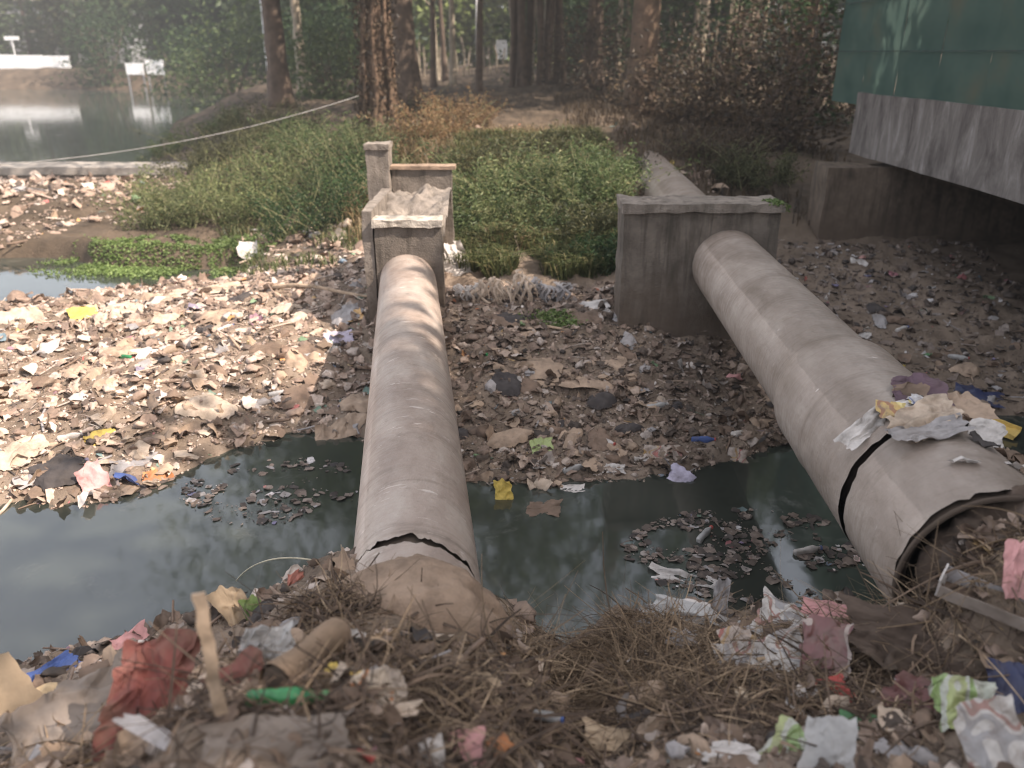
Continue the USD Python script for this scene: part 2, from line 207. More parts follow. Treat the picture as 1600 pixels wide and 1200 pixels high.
# ------------------------------------------------------------------ ground
NX = [-6, -4, -2.8, -2.2, -1.74, -1.3, -.96, -.5, -.04, .28, .58, .9, 1.56, 2.07, 2.3, 2.6, 4, 7]
NY = [3.3, 3.35, 3.42, 3.54, 3.74, 3.8, 3.8, 3.7, 3.55, 3.42, 3.65, 3.6, 3.55, 3.5, 3.4, 3.2, 3.1, 3.1]
NZ = [.6, .6, .58, .66, .74, .86, 1.08, 1.12, .96, .66, .78, .83, .88, .93, 1.1, 1.35, 1.5, 1.5]
FX = [-60, -8, -4.8, -4.38, -3.7, -3.38, -2.81, -2.27, -1.64, -.9, -.34, .28, .58, 1.15, 1.66, 2.5, 3.22, 4.48, 5.42, 9, 60]
FY = [5.5, 5.4, 5.68, 5.85, 5.80, 6.10, 6.9, 7.25, 7.3, 6.5, 6.22, 6.12, 6.3, 6.25, 6.45, 6.9, 7.2, 7.8, 7.7, 8.2, 8.5]
AX, AZ = [-60, -4.5, -2.5, -1, 1, 3, 4.2, 60], [.10, .12, .30, .46, .52, .62, .25, .1]
LY, LX = [0, 12, 14, 17, 20, 25, 45, 64, 92, 400], [-4.6, -4.6, -5, -6, -9.2, -11.3, -18, -20.5, -28, -40]
def base_h(x, y):
    yc, zc = np.interp(x, NX, NY), np.interp(x, NX, NZ)
    near = np.where(y > yc, zc - (zc + .35) * S((y - yc) / .62), np.minimum(zc + .36 * (yc - y), 1.95))
    d = y - np.interp(x, FX, FY)
    far = -.3 + .36 * S((d + .2) / .7) + .16 * S(d / 2.2) + np.interp(x, AX, AZ) * S((d - .8) / 2.6)
    far = far - .82 * S((-x - 4.2) / 1.4) * S((y - 12.3 + 1.0 * S((-x - 5.5) / 2)) / .7) * S((14.7 + .9 * S((-x - 7) / 2) - y) / .6)
    far = far + .35 * S((-x - 8) / 1.5) * S((y - 17) / 1.5) * S((22.3 - y) / 1.2)
    xl = np.interp(y, LY, LX)
    land = S((x - xl) / 4.0) * S((y - 10.0) / 1.5)
    up = 1.15 * S((y - 10.3) / 8.5) + .012 * np.clip(y - 20, 0, 60)
    far = far + land * up
    pond = S((xl - x + .3) / 1.2) * S((y - 22.8) / 1.2)
    far = far * (1 - pond) - .5 * pond
    far = np.where(y > 90, np.maximum(far, -.5 + 2.6 * S((y - 91) / 5)), far)
    far = far + np.where(y > 120, S((y - 120) / 100) * 2, 0)
    far = far + 1.6 * S((x - 15) / 6) * S((y - 9) / 4)
    near = near + .62 * np.exp(-(((x - 2.12) / .30) ** 2 + ((y - 2.80) / .22) ** 2)) + .30 * np.exp(-(((x - 3.3) / .4) ** 2 + ((y - 3.5) / .5) ** 2))
    return np.where(y < 4.6 + .0 * x, np.maximum(near, np.where(d > -.3, far, -.3)), far)
def H(x, y):
    x, y = np.broadcast_arrays(np.asarray(x, float), np.asarray(y, float))
    p = np.stack([x, y, 0 * x], -1)
    dry = np.clip((base_h(x, y) + .35) / .4, 0.25, 1)
    return base_h(x, y) + dry * (.18 * (meshkit.fbm(p * 1.7, 3, 3) - .5) + .13 * (meshkit.fbm(p * 6.5, 4, 5) - .5)) + .25 * S((y - 18) / 20) * (meshkit.fbm(p * .35, 3, 9) - .5)
def nonuni(parts):
    out = [np.linspace(a, b, n, endpoint=False) for a, b, n in parts]; return np.concatenate(out + [[parts[-1][1]]])
gx = nonuni([(-320, -60, 14), (-60, -20, 40), (-20, -7, 80), (-7, -3.2, 90), (-3.2, 3.2, 230), (3.2, 7, 80), (7, 16, 60), (16, 60, 44), (60, 320, 14)])
gy = nonuni([(-60, -2, 20), (-2, 1.2, 40), (1.2, 4.6, 150), (4.6, 12, 190), (12, 24, 130), (24, 60, 80), (60, 120, 50), (120, 420, 24)])
X, Y = np.meshgrid(gx, gy, indexing='ij'); Z = H(X, Y)
nx, ny = X.shape; I = np.arange(nx * ny).reshape(nx, ny)
q = np.stack([I[:-1, :-1], I[1:, :-1], I[1:, 1:], I[:-1, 1:]], -1).reshape(-1, 4)
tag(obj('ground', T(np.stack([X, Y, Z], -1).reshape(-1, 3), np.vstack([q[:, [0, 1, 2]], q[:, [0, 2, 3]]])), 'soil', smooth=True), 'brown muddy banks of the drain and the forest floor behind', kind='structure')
wv = np.array([[-320, 2.2, 0], [60, 2.2, 0], [60, 97, 0], [-320, 97, 0]], float)
tag(obj('water', T(wv, [[0, 1, 2], [0, 2, 3]]), 'water'), 'dark still sewage water of the drain and the pond', kind='structure')

def at(px, py, z=None, y=None, x=None):
    d = F_ + R0 * (px - 800) / FPX + U_ * (600 - py) / FPX
    t = (z - CH) / d[2] if z is not None else y / d[1] if y is not None else x / d[0]
    return EYE + t * d
def ground(px, py, lo=1.8, hi=120):
    """the point of the ground (or the water) seen at a pixel of the 1600 x 1200 picture"""
    d = F_ + R0 * (px - 800) / FPX + U_ * (600 - py) / FPX
    t = np.geomspace(lo, hi, 900); p = EYE + t[:, None] * d
    below = p[:, 2] < np.maximum(H(p[:, 0], p[:, 1]), 0)
    return p[int(np.argmax(below))] if below.any() else p[-1]
def mpp(p): return float((np.asarray(p) - EYE) @ F_) / FPX            # metres per picture pixel at a point
def proj(p):
    q_ = np.asarray(p) - EYE; z = q_ @ F_
    return np.stack([800 + FPX * (q_ @ R0) / z, 600 - FPX * (q_ @ U_) / z, z], -1)

# ------------------------------------------------------------------ the two pipes
def axis_left(y): return np.array([-.066 - math.tan(.126) * y, y, 1.05])
def axis_right(y): return np.array([2.09 + math.tan(.044) * y, y, 1.43])
def pipe_surface(ax, ys, radii, sides=144, edge0=None, edge1=None, seed=0, amp=.004, a0=0.0, a1=2 * math.pi):
    """a tube along y; edge0 / edge1 give the y of its two ends as functions of the angle (0 = top)"""
    full = abs(a1 - a0 - 2 * math.pi) < 1e-6
    an = np.linspace(a0, a1, sides + 1)[: sides if full else sides + 1]
    ys, radii = np.asarray(ys, float), np.asarray(radii, float); n = len(ys); rows = []
    for i in range(n):
        yy = np.full(len(an), ys[i])
        if edge0 is not None: yy = np.maximum(yy, edge0(an))
        if edge1 is not None: yy = np.minimum(yy, edge1(an))
        c = np.array([ax(t) for t in yy])
        rows.append(c + radii[i] * np.stack([np.sin(an), 0 * an, np.cos(an)], 1))
    v = np.array(rows); k = len(an)
    nz = meshkit.fbm(v.reshape(-1, 3) * 3.0, 4, seed).reshape(n, k) - .5
    cen = np.array([[ax(t)] for t in ys]); dirn = np.stack([np.sin(an), 0 * an, np.cos(an)], 1)[None]
    v = v + dirn * nz[..., None] * amp * 2; f = []
    I_ = np.arange(n * k).reshape(n, k)
    J = np.roll(I_, -1, axis=1) if full else I_[:, 1:]
    A = I_ if full else I_[:, :-1]
    q_ = np.stack([A[:-1], A[1:], J[1:], J[:-1]], -1).reshape(-1, 4)
    return T(v.reshape(-1, 3), np.vstack([q_[:, [0, 1, 2]], q_[:, [0, 2, 3]]]))
jag = np.random.default_rng(3).normal(0, 1, 64)
def wrap(a): return (a + math.pi) % (2 * math.pi) - math.pi
def jagged(a, s=1.0, k=0): return np.interp((np.asarray(a) / (2 * math.pi) * 64 + k) % 64, np.arange(65), np.append(jag, jag[0])) * s
def crack_mid(a): w = wrap(a); return 3.47 - .055 * w - .012 * w * w
def crack_far(a): w = wrap(a); return crack_mid(a) + np.clip(.040 * (1 - (np.abs(w - .1) / 1.25) ** 2), .002, None) + jagged(a, .013) + jagged(a * 2.3, .006, 31)
def crack_near(a): w = wrap(a); return crack_mid(a) - np.clip(.026 * (1 - (np.abs(w - .1) / 1.25) ** 2), .002, None) + jagged(a, .009, 17) + jagged(a * 2.7, .005, 5)
lp = thing('concrete_pipe', 'narrower straight grey pipe left of centre, cracked across near its muddy end', 'pipe')
ys = np.concatenate([np.linspace(3.2, 3.75, 12), np.linspace(3.85, 12.5, 60)])
obj('far_section', pipe_surface(axis_left, ys, np.full(len(ys), .35), edge0=crack_far, seed=2), 'pipe_left', lp, 60)
ys = np.linspace(2.55, 3.6, 26)
obj('near_section', pipe_surface(axis_left, ys, np.full(len(ys), .352), edge1=crack_near, seed=5), 'pipe_left', lp, 60)
ys = np.linspace(2.5, 12.4, 12)
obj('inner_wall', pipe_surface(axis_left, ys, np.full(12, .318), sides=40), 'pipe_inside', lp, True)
# flared muddy collar round the end that sticks in the near heap
ys = np.linspace(2.45, 3.34, 60); u = (3.34 - ys) / .89
rad = (.358 + .10 * S(u * 4.5)) * (1 - .70 * S((u - .48) / .52))
mc = pipe_surface(lambda t: axis_left(t) + np.array([.02 * (3.32 - t), 0, -.015 - .20 * S((2.9 - t) / .45)]), ys, rad, sides=120, edge1=lambda a: 3.34 - .05 * np.abs(wrap(a)) + jagged(a, .02, 9), seed=21, amp=.035)
vv = mc.vertices; ang = np.arctan2(vv[:, 0] - axis_left(3)[0], vv[:, 2] - 1.05)
fold = S((ang - .45) / .5) * np.clip((3.25 - vv[:, 1]) / .15, 0, 1)
wav = np.sin((vv[:, 1] * 46 + ang * 2.5) + 2 * meshkit.fbm(vv * 4, 3, 4))
mc.vertices = vv + np.stack([np.sin(ang), 0 * ang, np.cos(ang)], 1) * (fold * .020 * wav + .05 * (meshkit.fbm(vv * 8, 4, 8) - .5) + .025 * (meshkit.fbm(vv * 26, 3, 9) - .5))[:, None]
obj('mud_collar', mc, 'mud', lp, True)

rp = thing('concrete_pipe', 'wide grey pipe on the right, swelling at a joint and ending in an open mouth', 'pipe')
ys = np.linspace(5.2, 17.5, 80); obj('far_section', pipe_surface(axis_right, ys, np.full(80, .403), seed=31), 'pipe_right', rp, 60)
def gap_far(a): w = wrap(a); return 3.90 + .06 * np.sin(w) + jagged(a, .006)
def gap_near(a): w = wrap(a); return 3.90 + .06 * np.sin(w) - .02 - .055 * S((-w) / 1.4) + jagged(a, .006, 20)
ys = np.concatenate([np.linspace(3.8, 5.0, 24), np.linspace(5.05, 5.55, 12)])
rr = np.where(ys < 4.72, .450, np.where(ys < 4.80, .457, .453)); rr = np.where(ys > 5.2, .453 - .051 * S((ys - 5.2) / .24), rr)
obj('bell_section', pipe_surface(axis_right, ys, rr, edge0=gap_far, seed=33, amp=.006), 'pipe_right', rp, 60)
ys = np.linspace(3.02, 3.98, 20)
def mouth(a): return 3.10 + .05 * np.cos(a) + jagged(a, .008, 40)
obj('end_section', pipe_surface(axis_right, ys, np.full(20, .447), edge0=mouth, edge1=gap_near, seed=35, amp=.006), 'pipe_right', rp, 60)
ys = np.linspace(3.16, 17.0, 12)
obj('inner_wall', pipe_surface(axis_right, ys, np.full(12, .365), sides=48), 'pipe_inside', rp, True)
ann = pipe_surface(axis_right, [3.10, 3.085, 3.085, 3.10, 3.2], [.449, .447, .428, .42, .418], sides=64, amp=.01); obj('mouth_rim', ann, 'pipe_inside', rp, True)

# ------------------------------------------------------------------ concrete supports
pr_ = thing('pipe_support', 'broad weathered concrete block with a flat top holding up the wide right pipe', 'concrete support')
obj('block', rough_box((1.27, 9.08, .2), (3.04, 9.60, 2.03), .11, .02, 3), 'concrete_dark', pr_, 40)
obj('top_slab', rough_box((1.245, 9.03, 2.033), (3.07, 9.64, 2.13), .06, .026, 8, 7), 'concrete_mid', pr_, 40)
mv = R_.uniform(0, 1, (420, 3)); mv = np.stack([2.86 + .26 * mv[:, 0] ** .7, 9.02 + .3 * mv[:, 1], 2.12 - .10 * mv[:, 2] * (mv[:, 0] > .6) + .03 * mv[:, 2]], 1)
MOSS = (pr_, mv)
pl = thing('pipe_support', 'stepped concrete headwall with a pale lip holding the narrow left pipe', 'concrete support')
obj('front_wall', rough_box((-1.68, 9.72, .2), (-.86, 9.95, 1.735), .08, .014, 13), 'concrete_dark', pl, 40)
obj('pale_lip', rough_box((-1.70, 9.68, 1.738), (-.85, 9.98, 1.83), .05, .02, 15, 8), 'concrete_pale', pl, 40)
obj('side_wall', rough_box((-1.83, 9.74, .3), (-1.703, 11.45, 1.93), .10, .02, 17), 'concrete_mid', pl, 40)
obj('back_wall', rough_box((-1.70, 11.6, .5), (-.86, 11.8, 2.17), .1, .02, 19), 'concrete_dark', pl, 40)
obj('back_lip', rough_box((-1.72, 11.57, 2.173), (-.80, 11.84, 2.22), .07, .012, 27, 8), 'mud', pl, 40)
obj('corner_post', rough_box((-2.03, 11.45, .5), (-1.722, 11.85, 2.45), .09, .02, 20), 'concrete_mid', pl, 40)
obj('post_cap', rough_box((-2.05, 11.42, 2.453), (-1.71, 11.87, 2.53), .05, .02, 24, 8), 'concrete_mid', pl, 40)
fill = T(*[np.array(z) for z in (lambda g: (np.stack([g[0].ravel(), g[1].ravel(), (1.62 + .28 * S((g[1] - 10) / 1.4) + .30 * (meshkit.fbm(np.stack([g[0], g[1], 0 * g[0]], -1) * 5, 3, 2) - .5)).ravel()], 1),
    [[i * 40 + j, (i + 1) * 40 + j, (i + 1) * 40 + j + 1] for i in range(23) for j in range(39)] + [[i * 40 + j, (i + 1) * 40 + j + 1, i * 40 + j + 1] for i in range(23) for j in range(39)]))(np.meshgrid(np.linspace(-1.70, -.85, 24), np.linspace(9.96, 11.6, 40), indexing='ij'))])
obj('rubble_fill', fill, 'concrete_mid', pl, True)
led = thing('weir_wall', 'long low grey concrete ledge between the pond and the rubble at far left', 'low wall')
obj('wall_body', rough_box((-34, 22.6, -.6), (-8.6, 23.3, .60), .6, .05, 31, 1), 'concrete', led, 40)
obj('coping', rough_box((-34, 22.45, .603), (-8.5, 23.7, .80), .4, .05, 33, 1.5), 'concrete', led, 40)

# ------------------------------------------------------------------ road bridge on the right
br = thing('bridge', 'stained concrete road bridge at right with green debris netting along its railing', 'bridge', (0, 0, 0))
obj('edge_beam', rough_box((6.0, -6, 2.06), (6.45, 12.6, 3.07), .35, .012, 41, 2), 'bridge_concrete', br, 40)
obj('deck', box((6.453, -6, 2.45), (12.5, 15.4, 2.9)), 'concrete_dark', br)
obj('wing_block', rough_box((5.995, 12.603, 2.055), (6.5, 14.75, 3.065), .25, .012, 41, 2), 'bridge_concrete', br, 40)
obj('abutment', rough_box((5.15, 13.35, -.4), (12.5, 14.0, 1.975), .25, .06, 45, 2), 'earth_wall', br, 40)
obj('added_pier_wall', rough_box((9.2, -6, -.6), (9.6, 13.34, 2.447), .5, .03, 47, 1.5), 'concrete_black', br, 40)  # added under the deck to block light, near-black to deepen the recess
for k, yy in enumerate((10.6, 5.0, -.5)): obj('cross_beam', box((6.46, yy, 1.95), (9.19, yy + .4, 2.447)), 'concrete_dark', br)
ymark = [-5.8 + 1.28 * i for i in range(18)]
for yy in ymark: obj('net_post', box((6.10, yy - .02, 3.0), (6.14, yy + .02, 6.1)), 'net_rail', br)
for z in (3.72, 4.5, 5.3, 6.05): obj('net_rail', box((5.962, -6, z - .008), (5.972, 15.96, z + .008)), 'net_rail', br)
for a, b in zip(ymark[:-1], ymark[1:]):
    yy, zz = np.meshgrid(np.linspace(a, b, 9), np.linspace(2.98 if a < 12 else 2.86, 6.1, 16), indexing='ij')
    xx = 6.02 - .05 * np.sin((yy - a) / (b - a) * math.pi) * np.sin((zz - 3.0) / .78 * math.pi) ** 2 - .03 * (meshkit.fbm(np.stack([yy, zz, 0 * yy], -1) * 3, 3, int(a * 10) + 100) - .5)
    I2 = np.arange(9 * 16).reshape(9, 16); q_ = np.stack([I2[:-1, :-1], I2[1:, :-1], I2[1:, 1:], I2[:-1, 1:]], -1).reshape(-1, 4)
    obj('net_panel', T(np.stack([xx, yy, zz], -1).reshape(-1, 3), np.vstack([q_[:, [0, 1, 2]], q_[:, [0, 2, 3]]])), 'green_net', br, True)

# ------------------------------------------------------------------ trees and plants
def leaves(cent, size, rng, droop=.3, aspect=.5):
    """one bent leaf (two triangles) per centre"""
    n = len(cent); d = rng.normal(size=(n, 3)); d[:, 2] = d[:, 2] * .6 - droop; d /= np.linalg.norm(d, axis=1, keepdims=True)
    s = np.cross(d, rng.normal(size=(n, 3))); s /= np.linalg.norm(s, axis=1, keepdims=True) + 1e-9
    L = (size * rng.uniform(.6, 1.4, n))[:, None]; up = np.cross(s, d) * L * .12
    v = np.stack([cent - d * L * .5, cent + s * L * aspect * .5 + up, cent + d * L * .5, cent - s * L * aspect * .5 + up], 1).reshape(-1, 3)
    i = np.arange(n)[:, None] * 4
    return v, np.vstack([i + [0, 1, 2], i + [0, 2, 3]])
def crown_pts(c, rx, ry, rz, n, rng, clumps=40, spread=.22):
    k = rng.normal(size=(clumps, 3)); k /= np.linalg.norm(k, axis=1, keepdims=True); k *= rng.uniform(.35, 1, (clumps, 1)) ** .5
    w = rng.uniform(.3, 1, clumps); w /= w.sum(); j = rng.choice(clumps, n, p=w)
    o = rng.normal(size=(n, 3)) * spread
    return np.asarray(c) + (k[j] + o) * [rx, ry, rz]
def trunk_mesh(h, r, rng, lean=(0, 0), wob=.15, sides=14, flare=1.6, n=24):
    t = np.linspace(0, 1, n); ph = rng.uniform(0, 6, 4)
    x = lean[0] * h * t + wob * np.sin(t * 4 + ph[0]) * t; y = lean[1] * h * t + wob * np.sin(t * 3 + ph[1]) * t
    rad = r * (1 - .65 * t) * (1 + (flare - 1) * np.exp(-t * h / (r * 2.2)))
    m_ = tube(np.stack([x, y, t * h - .3], 1), rad, sides); v = m_.vertices
    m_.vertices = v + (np.stack([meshkit.fbm(v * [5, 5, 1.2], 3, int(ph[2] * 99) + k) - .5 for k in range(3)], 1)) * r * .45
    return m_, np.stack([x, y, t * h - .3], 1)
def tree(loc, h, r, crown, label, leaf='leaf_mid', bark='bark', nleaf=2500, lsize=.3, lean=(0, 0), name='tree', group=None, seed=0, limbs=5, clumps=40, spread=.22):
    """crown = (dz of centre, rx, ry, rz)"""
    rng = np.random.default_rng(seed + 1000); t = thing(name, label, 'tree', loc, group)
    tm, ax = trunk_mesh(h, r, rng, lean); obj('trunk', tm, bark, t, True)
    for k in range(limbs):
        i = rng.integers(10, 22); a = rng.uniform(0, 6.28); L = rng.uniform(.5, .9) * crown[1]
        s = np.linspace(0, 1, 8)[:, None]; p = ax[i] + s * np.array([math.cos(a), math.sin(a), .7]) * L + (s ** 2) * [0, 0, .2 * L]
        obj('limb', tube(p, r * .38 * (1 - .8 * s[:, 0]), 7), bark, t, True)
    c = ax[-1] * [1, 1, 0] + [0, 0, crown[0]]
    v, f = leaves(crown_pts(c, crown[1], crown[2], crown[3], nleaf, rng, clumps, spread), lsize, rng)
    obj('crown', T(v, f), leaf, t); return t
def bush(loc, rx, ry, rz, label, leaf='leaf_mid', n=1500, lsize=.2, name='bush', group=None, seed=0, clumps=24, spread=.25):
    rng = np.random.default_rng(seed + 5000); t = thing(name, label, 'bush', loc, group)
    st = [tube(np.stack([np.linspace(0, math.cos(a) * rx * .6, 6), np.linspace(0, math.sin(a) * ry * .6, 6), np.linspace(-.1, rz * 1.2, 6) ], 1), np.linspace(.03, .008, 6) * max(1, rz), 5) for a in rng.uniform(0, 6.28, 7)]
    tag(obj('stems', cat_(st), 'bark', t), kind='stuff')
    p = crown_pts((0, 0, rz * .8), rx, ry, rz, n, rng, clumps, spread); p[:, 2] = np.abs(p[:, 2])
    v, f = leaves(p, lsize, rng); obj('foliage', T(v, f), leaf, t); return t
def gz(x, y): return float(H(x, y))
def on(x, y, dz=0): return (x, y, gz(x, y) + dz)

v, f = leaves(MOSS[1], .035, np.random.default_rng(5), 0, .7); obj('moss_patch', T(v, f), 'weed_green', MOSS[0])
# big vine-covered tree behind the left support
b = ground(592, 212); big = thing('tree', 'thick brown tree trunk wrapped in dead vines behind the left support', 'tree', b)
rng = np.random.default_rng(11)
tm, ax = trunk_mesh(13, .34, rng, (.01, .0), .2, 20, 1.8, 40); obj('trunk', tm, 'bark_brown', big, True)
for k in range(16):
    a = rng.uniform(0, 6.28); s = np.linspace(0, 1, 30); z0 = rng.uniform(4, 8)
    p = np.stack([np.interp(s * z0, ax[:, 2], ax[:, 0]) + (.30 + .24 * (1 - s) ** 2) * np.cos(a + s * 1.5 + .3 * np.sin(s * 9)), np.interp(s * z0, ax[:, 2], ax[:, 1]) + (.30 + .24 * (1 - s) ** 2) * np.sin(a + s * 1.5 + .3 * np.sin(s * 9)), s * z0 - .2], 1)
    obj('vine', tube(p, .05 * (1.2 - .7 * s) + .015, 6), 'bark_brown', big, True)
z = rng.uniform(.0, 6, 2600); a = rng.uniform(0, 6.28, 2600); rr = .34 + np.abs(rng.normal(0, .13, 2600)) + .25 * np.exp(-z)
v, f = leaves(np.stack([np.interp(z, ax[:, 2], ax[:, 0]) + rr * np.cos(a), np.interp(z, ax[:, 2], ax[:, 1]) + rr * np.sin(a), z], 1), .13, rng, 1.2); obj('vine_leaves', T(v, f), 'leaf_brown', big)
for k in range(9):
    a = rng.uniform(0, 6.28); L = rng.uniform(3, 5.5); s = np.linspace(0, 1, 8)[:, None]
    obj('limb', tube(ax[26 + k] + s * np.array([math.cos(a), math.sin(a), .6]) * L, .2 * (1 - .8 * s[:, 0]), 7), 'bark_brown', big, True)
v, f = leaves(crown_pts((-.8, 0, 10.6), 6.8, 6.2, 4.2, 9000, rng, 90, .16), .26, rng); obj('crown', T(v, f), 'leaf_mid', big)
v, f = leaves(np.vstack([crown_pts((rng.uniform(-2.5, 2.0), rng.uniform(-1, 1), rng.uniform(4.2, 5.6)), .7, .7, .7, 120, rng, 8) for k in range(9)]), .2, rng); obj('low_sprays', T(v, f), 'leaf_mid', big)

trees = [  # px, py of the base, depth override, height, radius, crown, leaf, bark, label
    (440, 166, None, 15, .42, (11, 5, 5, 4.5), 'leaf_dark', 'bark', 'straight dark tree trunk standing beside the pond edge left of the vine-covered trunk'),
    (476, 150, None, 14, .26, (11, 4, 4, 4), 'leaf_mid', 'bark_pale', 'slimmer greyish trunk just right of the straight dark pond-side trunk'),
    (635, 128, 34, 16, .50, (12, 5, 5, 4), 'leaf_dark', 'bark', 'dark trunk showing just behind the right edge of the vine-covered trunk'),
    (1000, 152, 28, 15, .48, (11, 6, 6, 4.5), 'leaf_dark', 'bark_brown', 'dark brown trunk standing over the far end of the wide pipe'),
    (1150, 118, 40, 16, .75, (12, 6, 6, 5), 'leaf_dark', 'bark', 'thick blackish trunk with pale hanging roots near the bridge'),
    (1088, 110, 38, 15, .24, (11, 4, 4, 4), 'leaf_olive', 'bark_pale', 'thin pale leaning trunk left of the thick blackish trunk'),
    (930, 120, 46, 15, .40, (10, 6, 6, 5), 'leaf_dark', 'bark', 'dark trunk in the shade right of the many-stemmed fig'),
    (1245, 130, 30, 14, .40, (9, 5, 5, 5), 'leaf_dark', 'bark_brown', 'reddish brown trunk half hidden beside the end of the bridge')]
for k, (px, py, yy, h, r, cr, lf, bk, lb) in enumerate(trees):
    p = ground(px, py) if yy is None else at(px, py, y=yy); p = np.array([p[0], p[1], gz(p[0], p[1])])
    t = tree(p, h, r, cr, lb, lf, bk, 6500, .36, lean=((.03 if px == 1088 else R_.uniform(-.02, .02)), 0), seed=k, clumps=60, spread=.18)
    if px == 1150:
        for j in range(7):
            xx, z1 = R_.uniform(-1.3, .9), R_.uniform(5, 8); obj('hanging_root', tube([(xx, -.75, z1), (xx + .05, -.78, z1 * .6), (xx - .04, -.8, R_.uniform(.4, 2))], [.05, .04, .02], 6), 'bark_pale', t, True)
p = at(838, 118, y=42); p = np.array([p[0], p[1], gz(p[0], p[1])]); fig = thing('tree', 'banyan fig with a bundle of pale aerial roots and dark stems', 'tree', p)
for k in range(15):
    x0 = -1.3 + k * .19 + R_.uniform(-.1, .1); s = np.linspace(0, 1, 14)[:, None]; y0 = R_.uniform(-.6, .6); lean = R_.uniform(-.6, .6)
    pts = np.hstack([x0 + lean * s + .1 * np.sin(s * 5 + k), y0 + 0 * s, -.3 + 9 * s]); pale = k % 5 in (1, 3)
    obj('aerial_root' if pale else 'stem', tube(pts, R_.uniform(.05, .08) if pale else R_.uniform(.10, .22), 8), 'bark_pale' if pale else 'bark', fig, True)
v, f = leaves(crown_pts((0, 0, 10.5), 6, 6, 4, 5200, R_, 70, .17), .3, R_); obj('crown', T(v, f), 'leaf_mid', fig)
rs = np.random.default_rng(64); SL = sorted(rs.uniform(655, 1270, 20))
for k, px in enumerate(SL):
    y = rs.uniform(33, 62); q_ = at(px, 110, y=y)
    tree(on(q_[0], y), rs.uniform(11, 15), rs.uniform(.09, .20), (11, 3, 3, 3.4), f'{ORD[k]} from left of twenty slim trunks in the wood right of the big trunk', ('leaf_dark', 'leaf_mid', 'leaf_olive')[k % 3], ('bark', 'bark_pale', 'bark', 'bark_pale')[k % 4], 700, .42, lean=(rs.normal(0, .03), 0), seed=900 + k, limbs=3)
# trees and thickets that close the view behind
spots = [(-33, 97, 'leaf_dark'), (-41, 100, 'leaf_mid'), (-27, 96, 'leaf_dark'), (-50, 104, 'leaf_olive'), (-60, 108, 'leaf_mid'), (-70, 110, 'leaf_olive'), (-21, 84, 'leaf_mid'), (-15, 78, 'leaf_dark'), (-9, 86, 'leaf_lime'), (-3, 88, 'leaf_lime'), (2.5, 86, 'leaf_lime'),
         (-12, 62, 'leaf_mid'), (6, 70, 'leaf_dark'), (11, 60, 'leaf_dark'), (16, 62, 'leaf_dark'), (22, 58, 'leaf_dark'), (28, 56, 'leaf_dark'), (35, 60, 'leaf_dark'), (-17, 100, 'leaf_mid'), (8, 95, 'leaf_dark'), (19, 90, 'leaf_dark'), (45, 70, 'leaf_dark'), (-80, 112, 'leaf_mid')] + [(-64 + 9.3 * k, 124 + (k * 5) % 9, ('leaf_mid', 'leaf_dark', 'leaf_olive')[k % 3]) for k in range(14)]
words = {'leaf_dark': 'dark green', 'leaf_mid': 'mid green', 'leaf_olive': 'dull olive', 'leaf_lime': 'sunlit yellow-green'}
for k, (x, y, lf) in enumerate(spots):
    side = 'on the far bank of the pond' if y > 94 and x < -20 else 'in the woods behind the banks'
    tree(on(x, y), 13 + (k * 7) % 5, .3, (7.0, 5.8, 4.2, 7.0), f'{ORD[[q_[2] for q_ in sorted(spots)].count(0) + sorted([q_[0] / q_[1] for q_ in spots if q_[2] == lf]).index(x / y)]} from left of the {words[lf]} bushy trees at the back', lf, 'bark', 4200, .75, seed=200 + k, limbs=3, group=f'{words[lf]} trees {side}', clumps=60, spread=.2)
for k, (px, y, rx, rz, lf, lb) in enumerate([
        (170, 93, 4.0, 5.0, 'leaf_dark', 'dark rounded bush on the far pond bank beside the white wall'), (300, 80, 4, 3.6, 'leaf_dark', 'dark green thicket on the far pond bank right of the white panels'),
        (360, 62, 4.2, 3.4, 'leaf_mid', 'green thicket on the pond bank left of the straight dark trunk'), (520, 40, 2.2, 1.6, 'leaf_mid', 'leafy green bush between the dark trunks and the vine-covered trunk'),
        (500, 55, 3.0, 2.6, 'leaf_dark', 'dark thicket behind the greyish trunk'),
        (950, 36, 2.6, 1.8, 'leaf_brown', 'low dry brown thicket on the slope behind the grass'), (1060, 26, 2.2, 1.2, 'leaf_brown', 'dry brown brushwood above the far end of the wide pipe'), (1180, 24, 2.4, 1.9, 'leaf_brown', 'tall dry brown brushwood left of the bridge end'),
        (1240, 19, 1.5, 1.5, 'leaf_brown', 'reddish dry bush leaning on the end of the bridge'), (1110, 34, 3.5, 2.6, 'leaf_dark', 'dark thicket in the shade under the blackish trunk'), (900, 50, 4, 3, 'leaf_dark', 'dark thicket behind the many-stemmed fig'), (1270, 26, 2.5, 3, 'leaf_dark', 'dark tall bush behind the bridge end')]):
    q_ = at(px, 120, y=y); bush(on(q_[0], y, -.1), rx, rx * .7, rz, lb, lf, 2600, .09 * (y / 15) ** .6 * 1.3, seed=k, clumps=40)
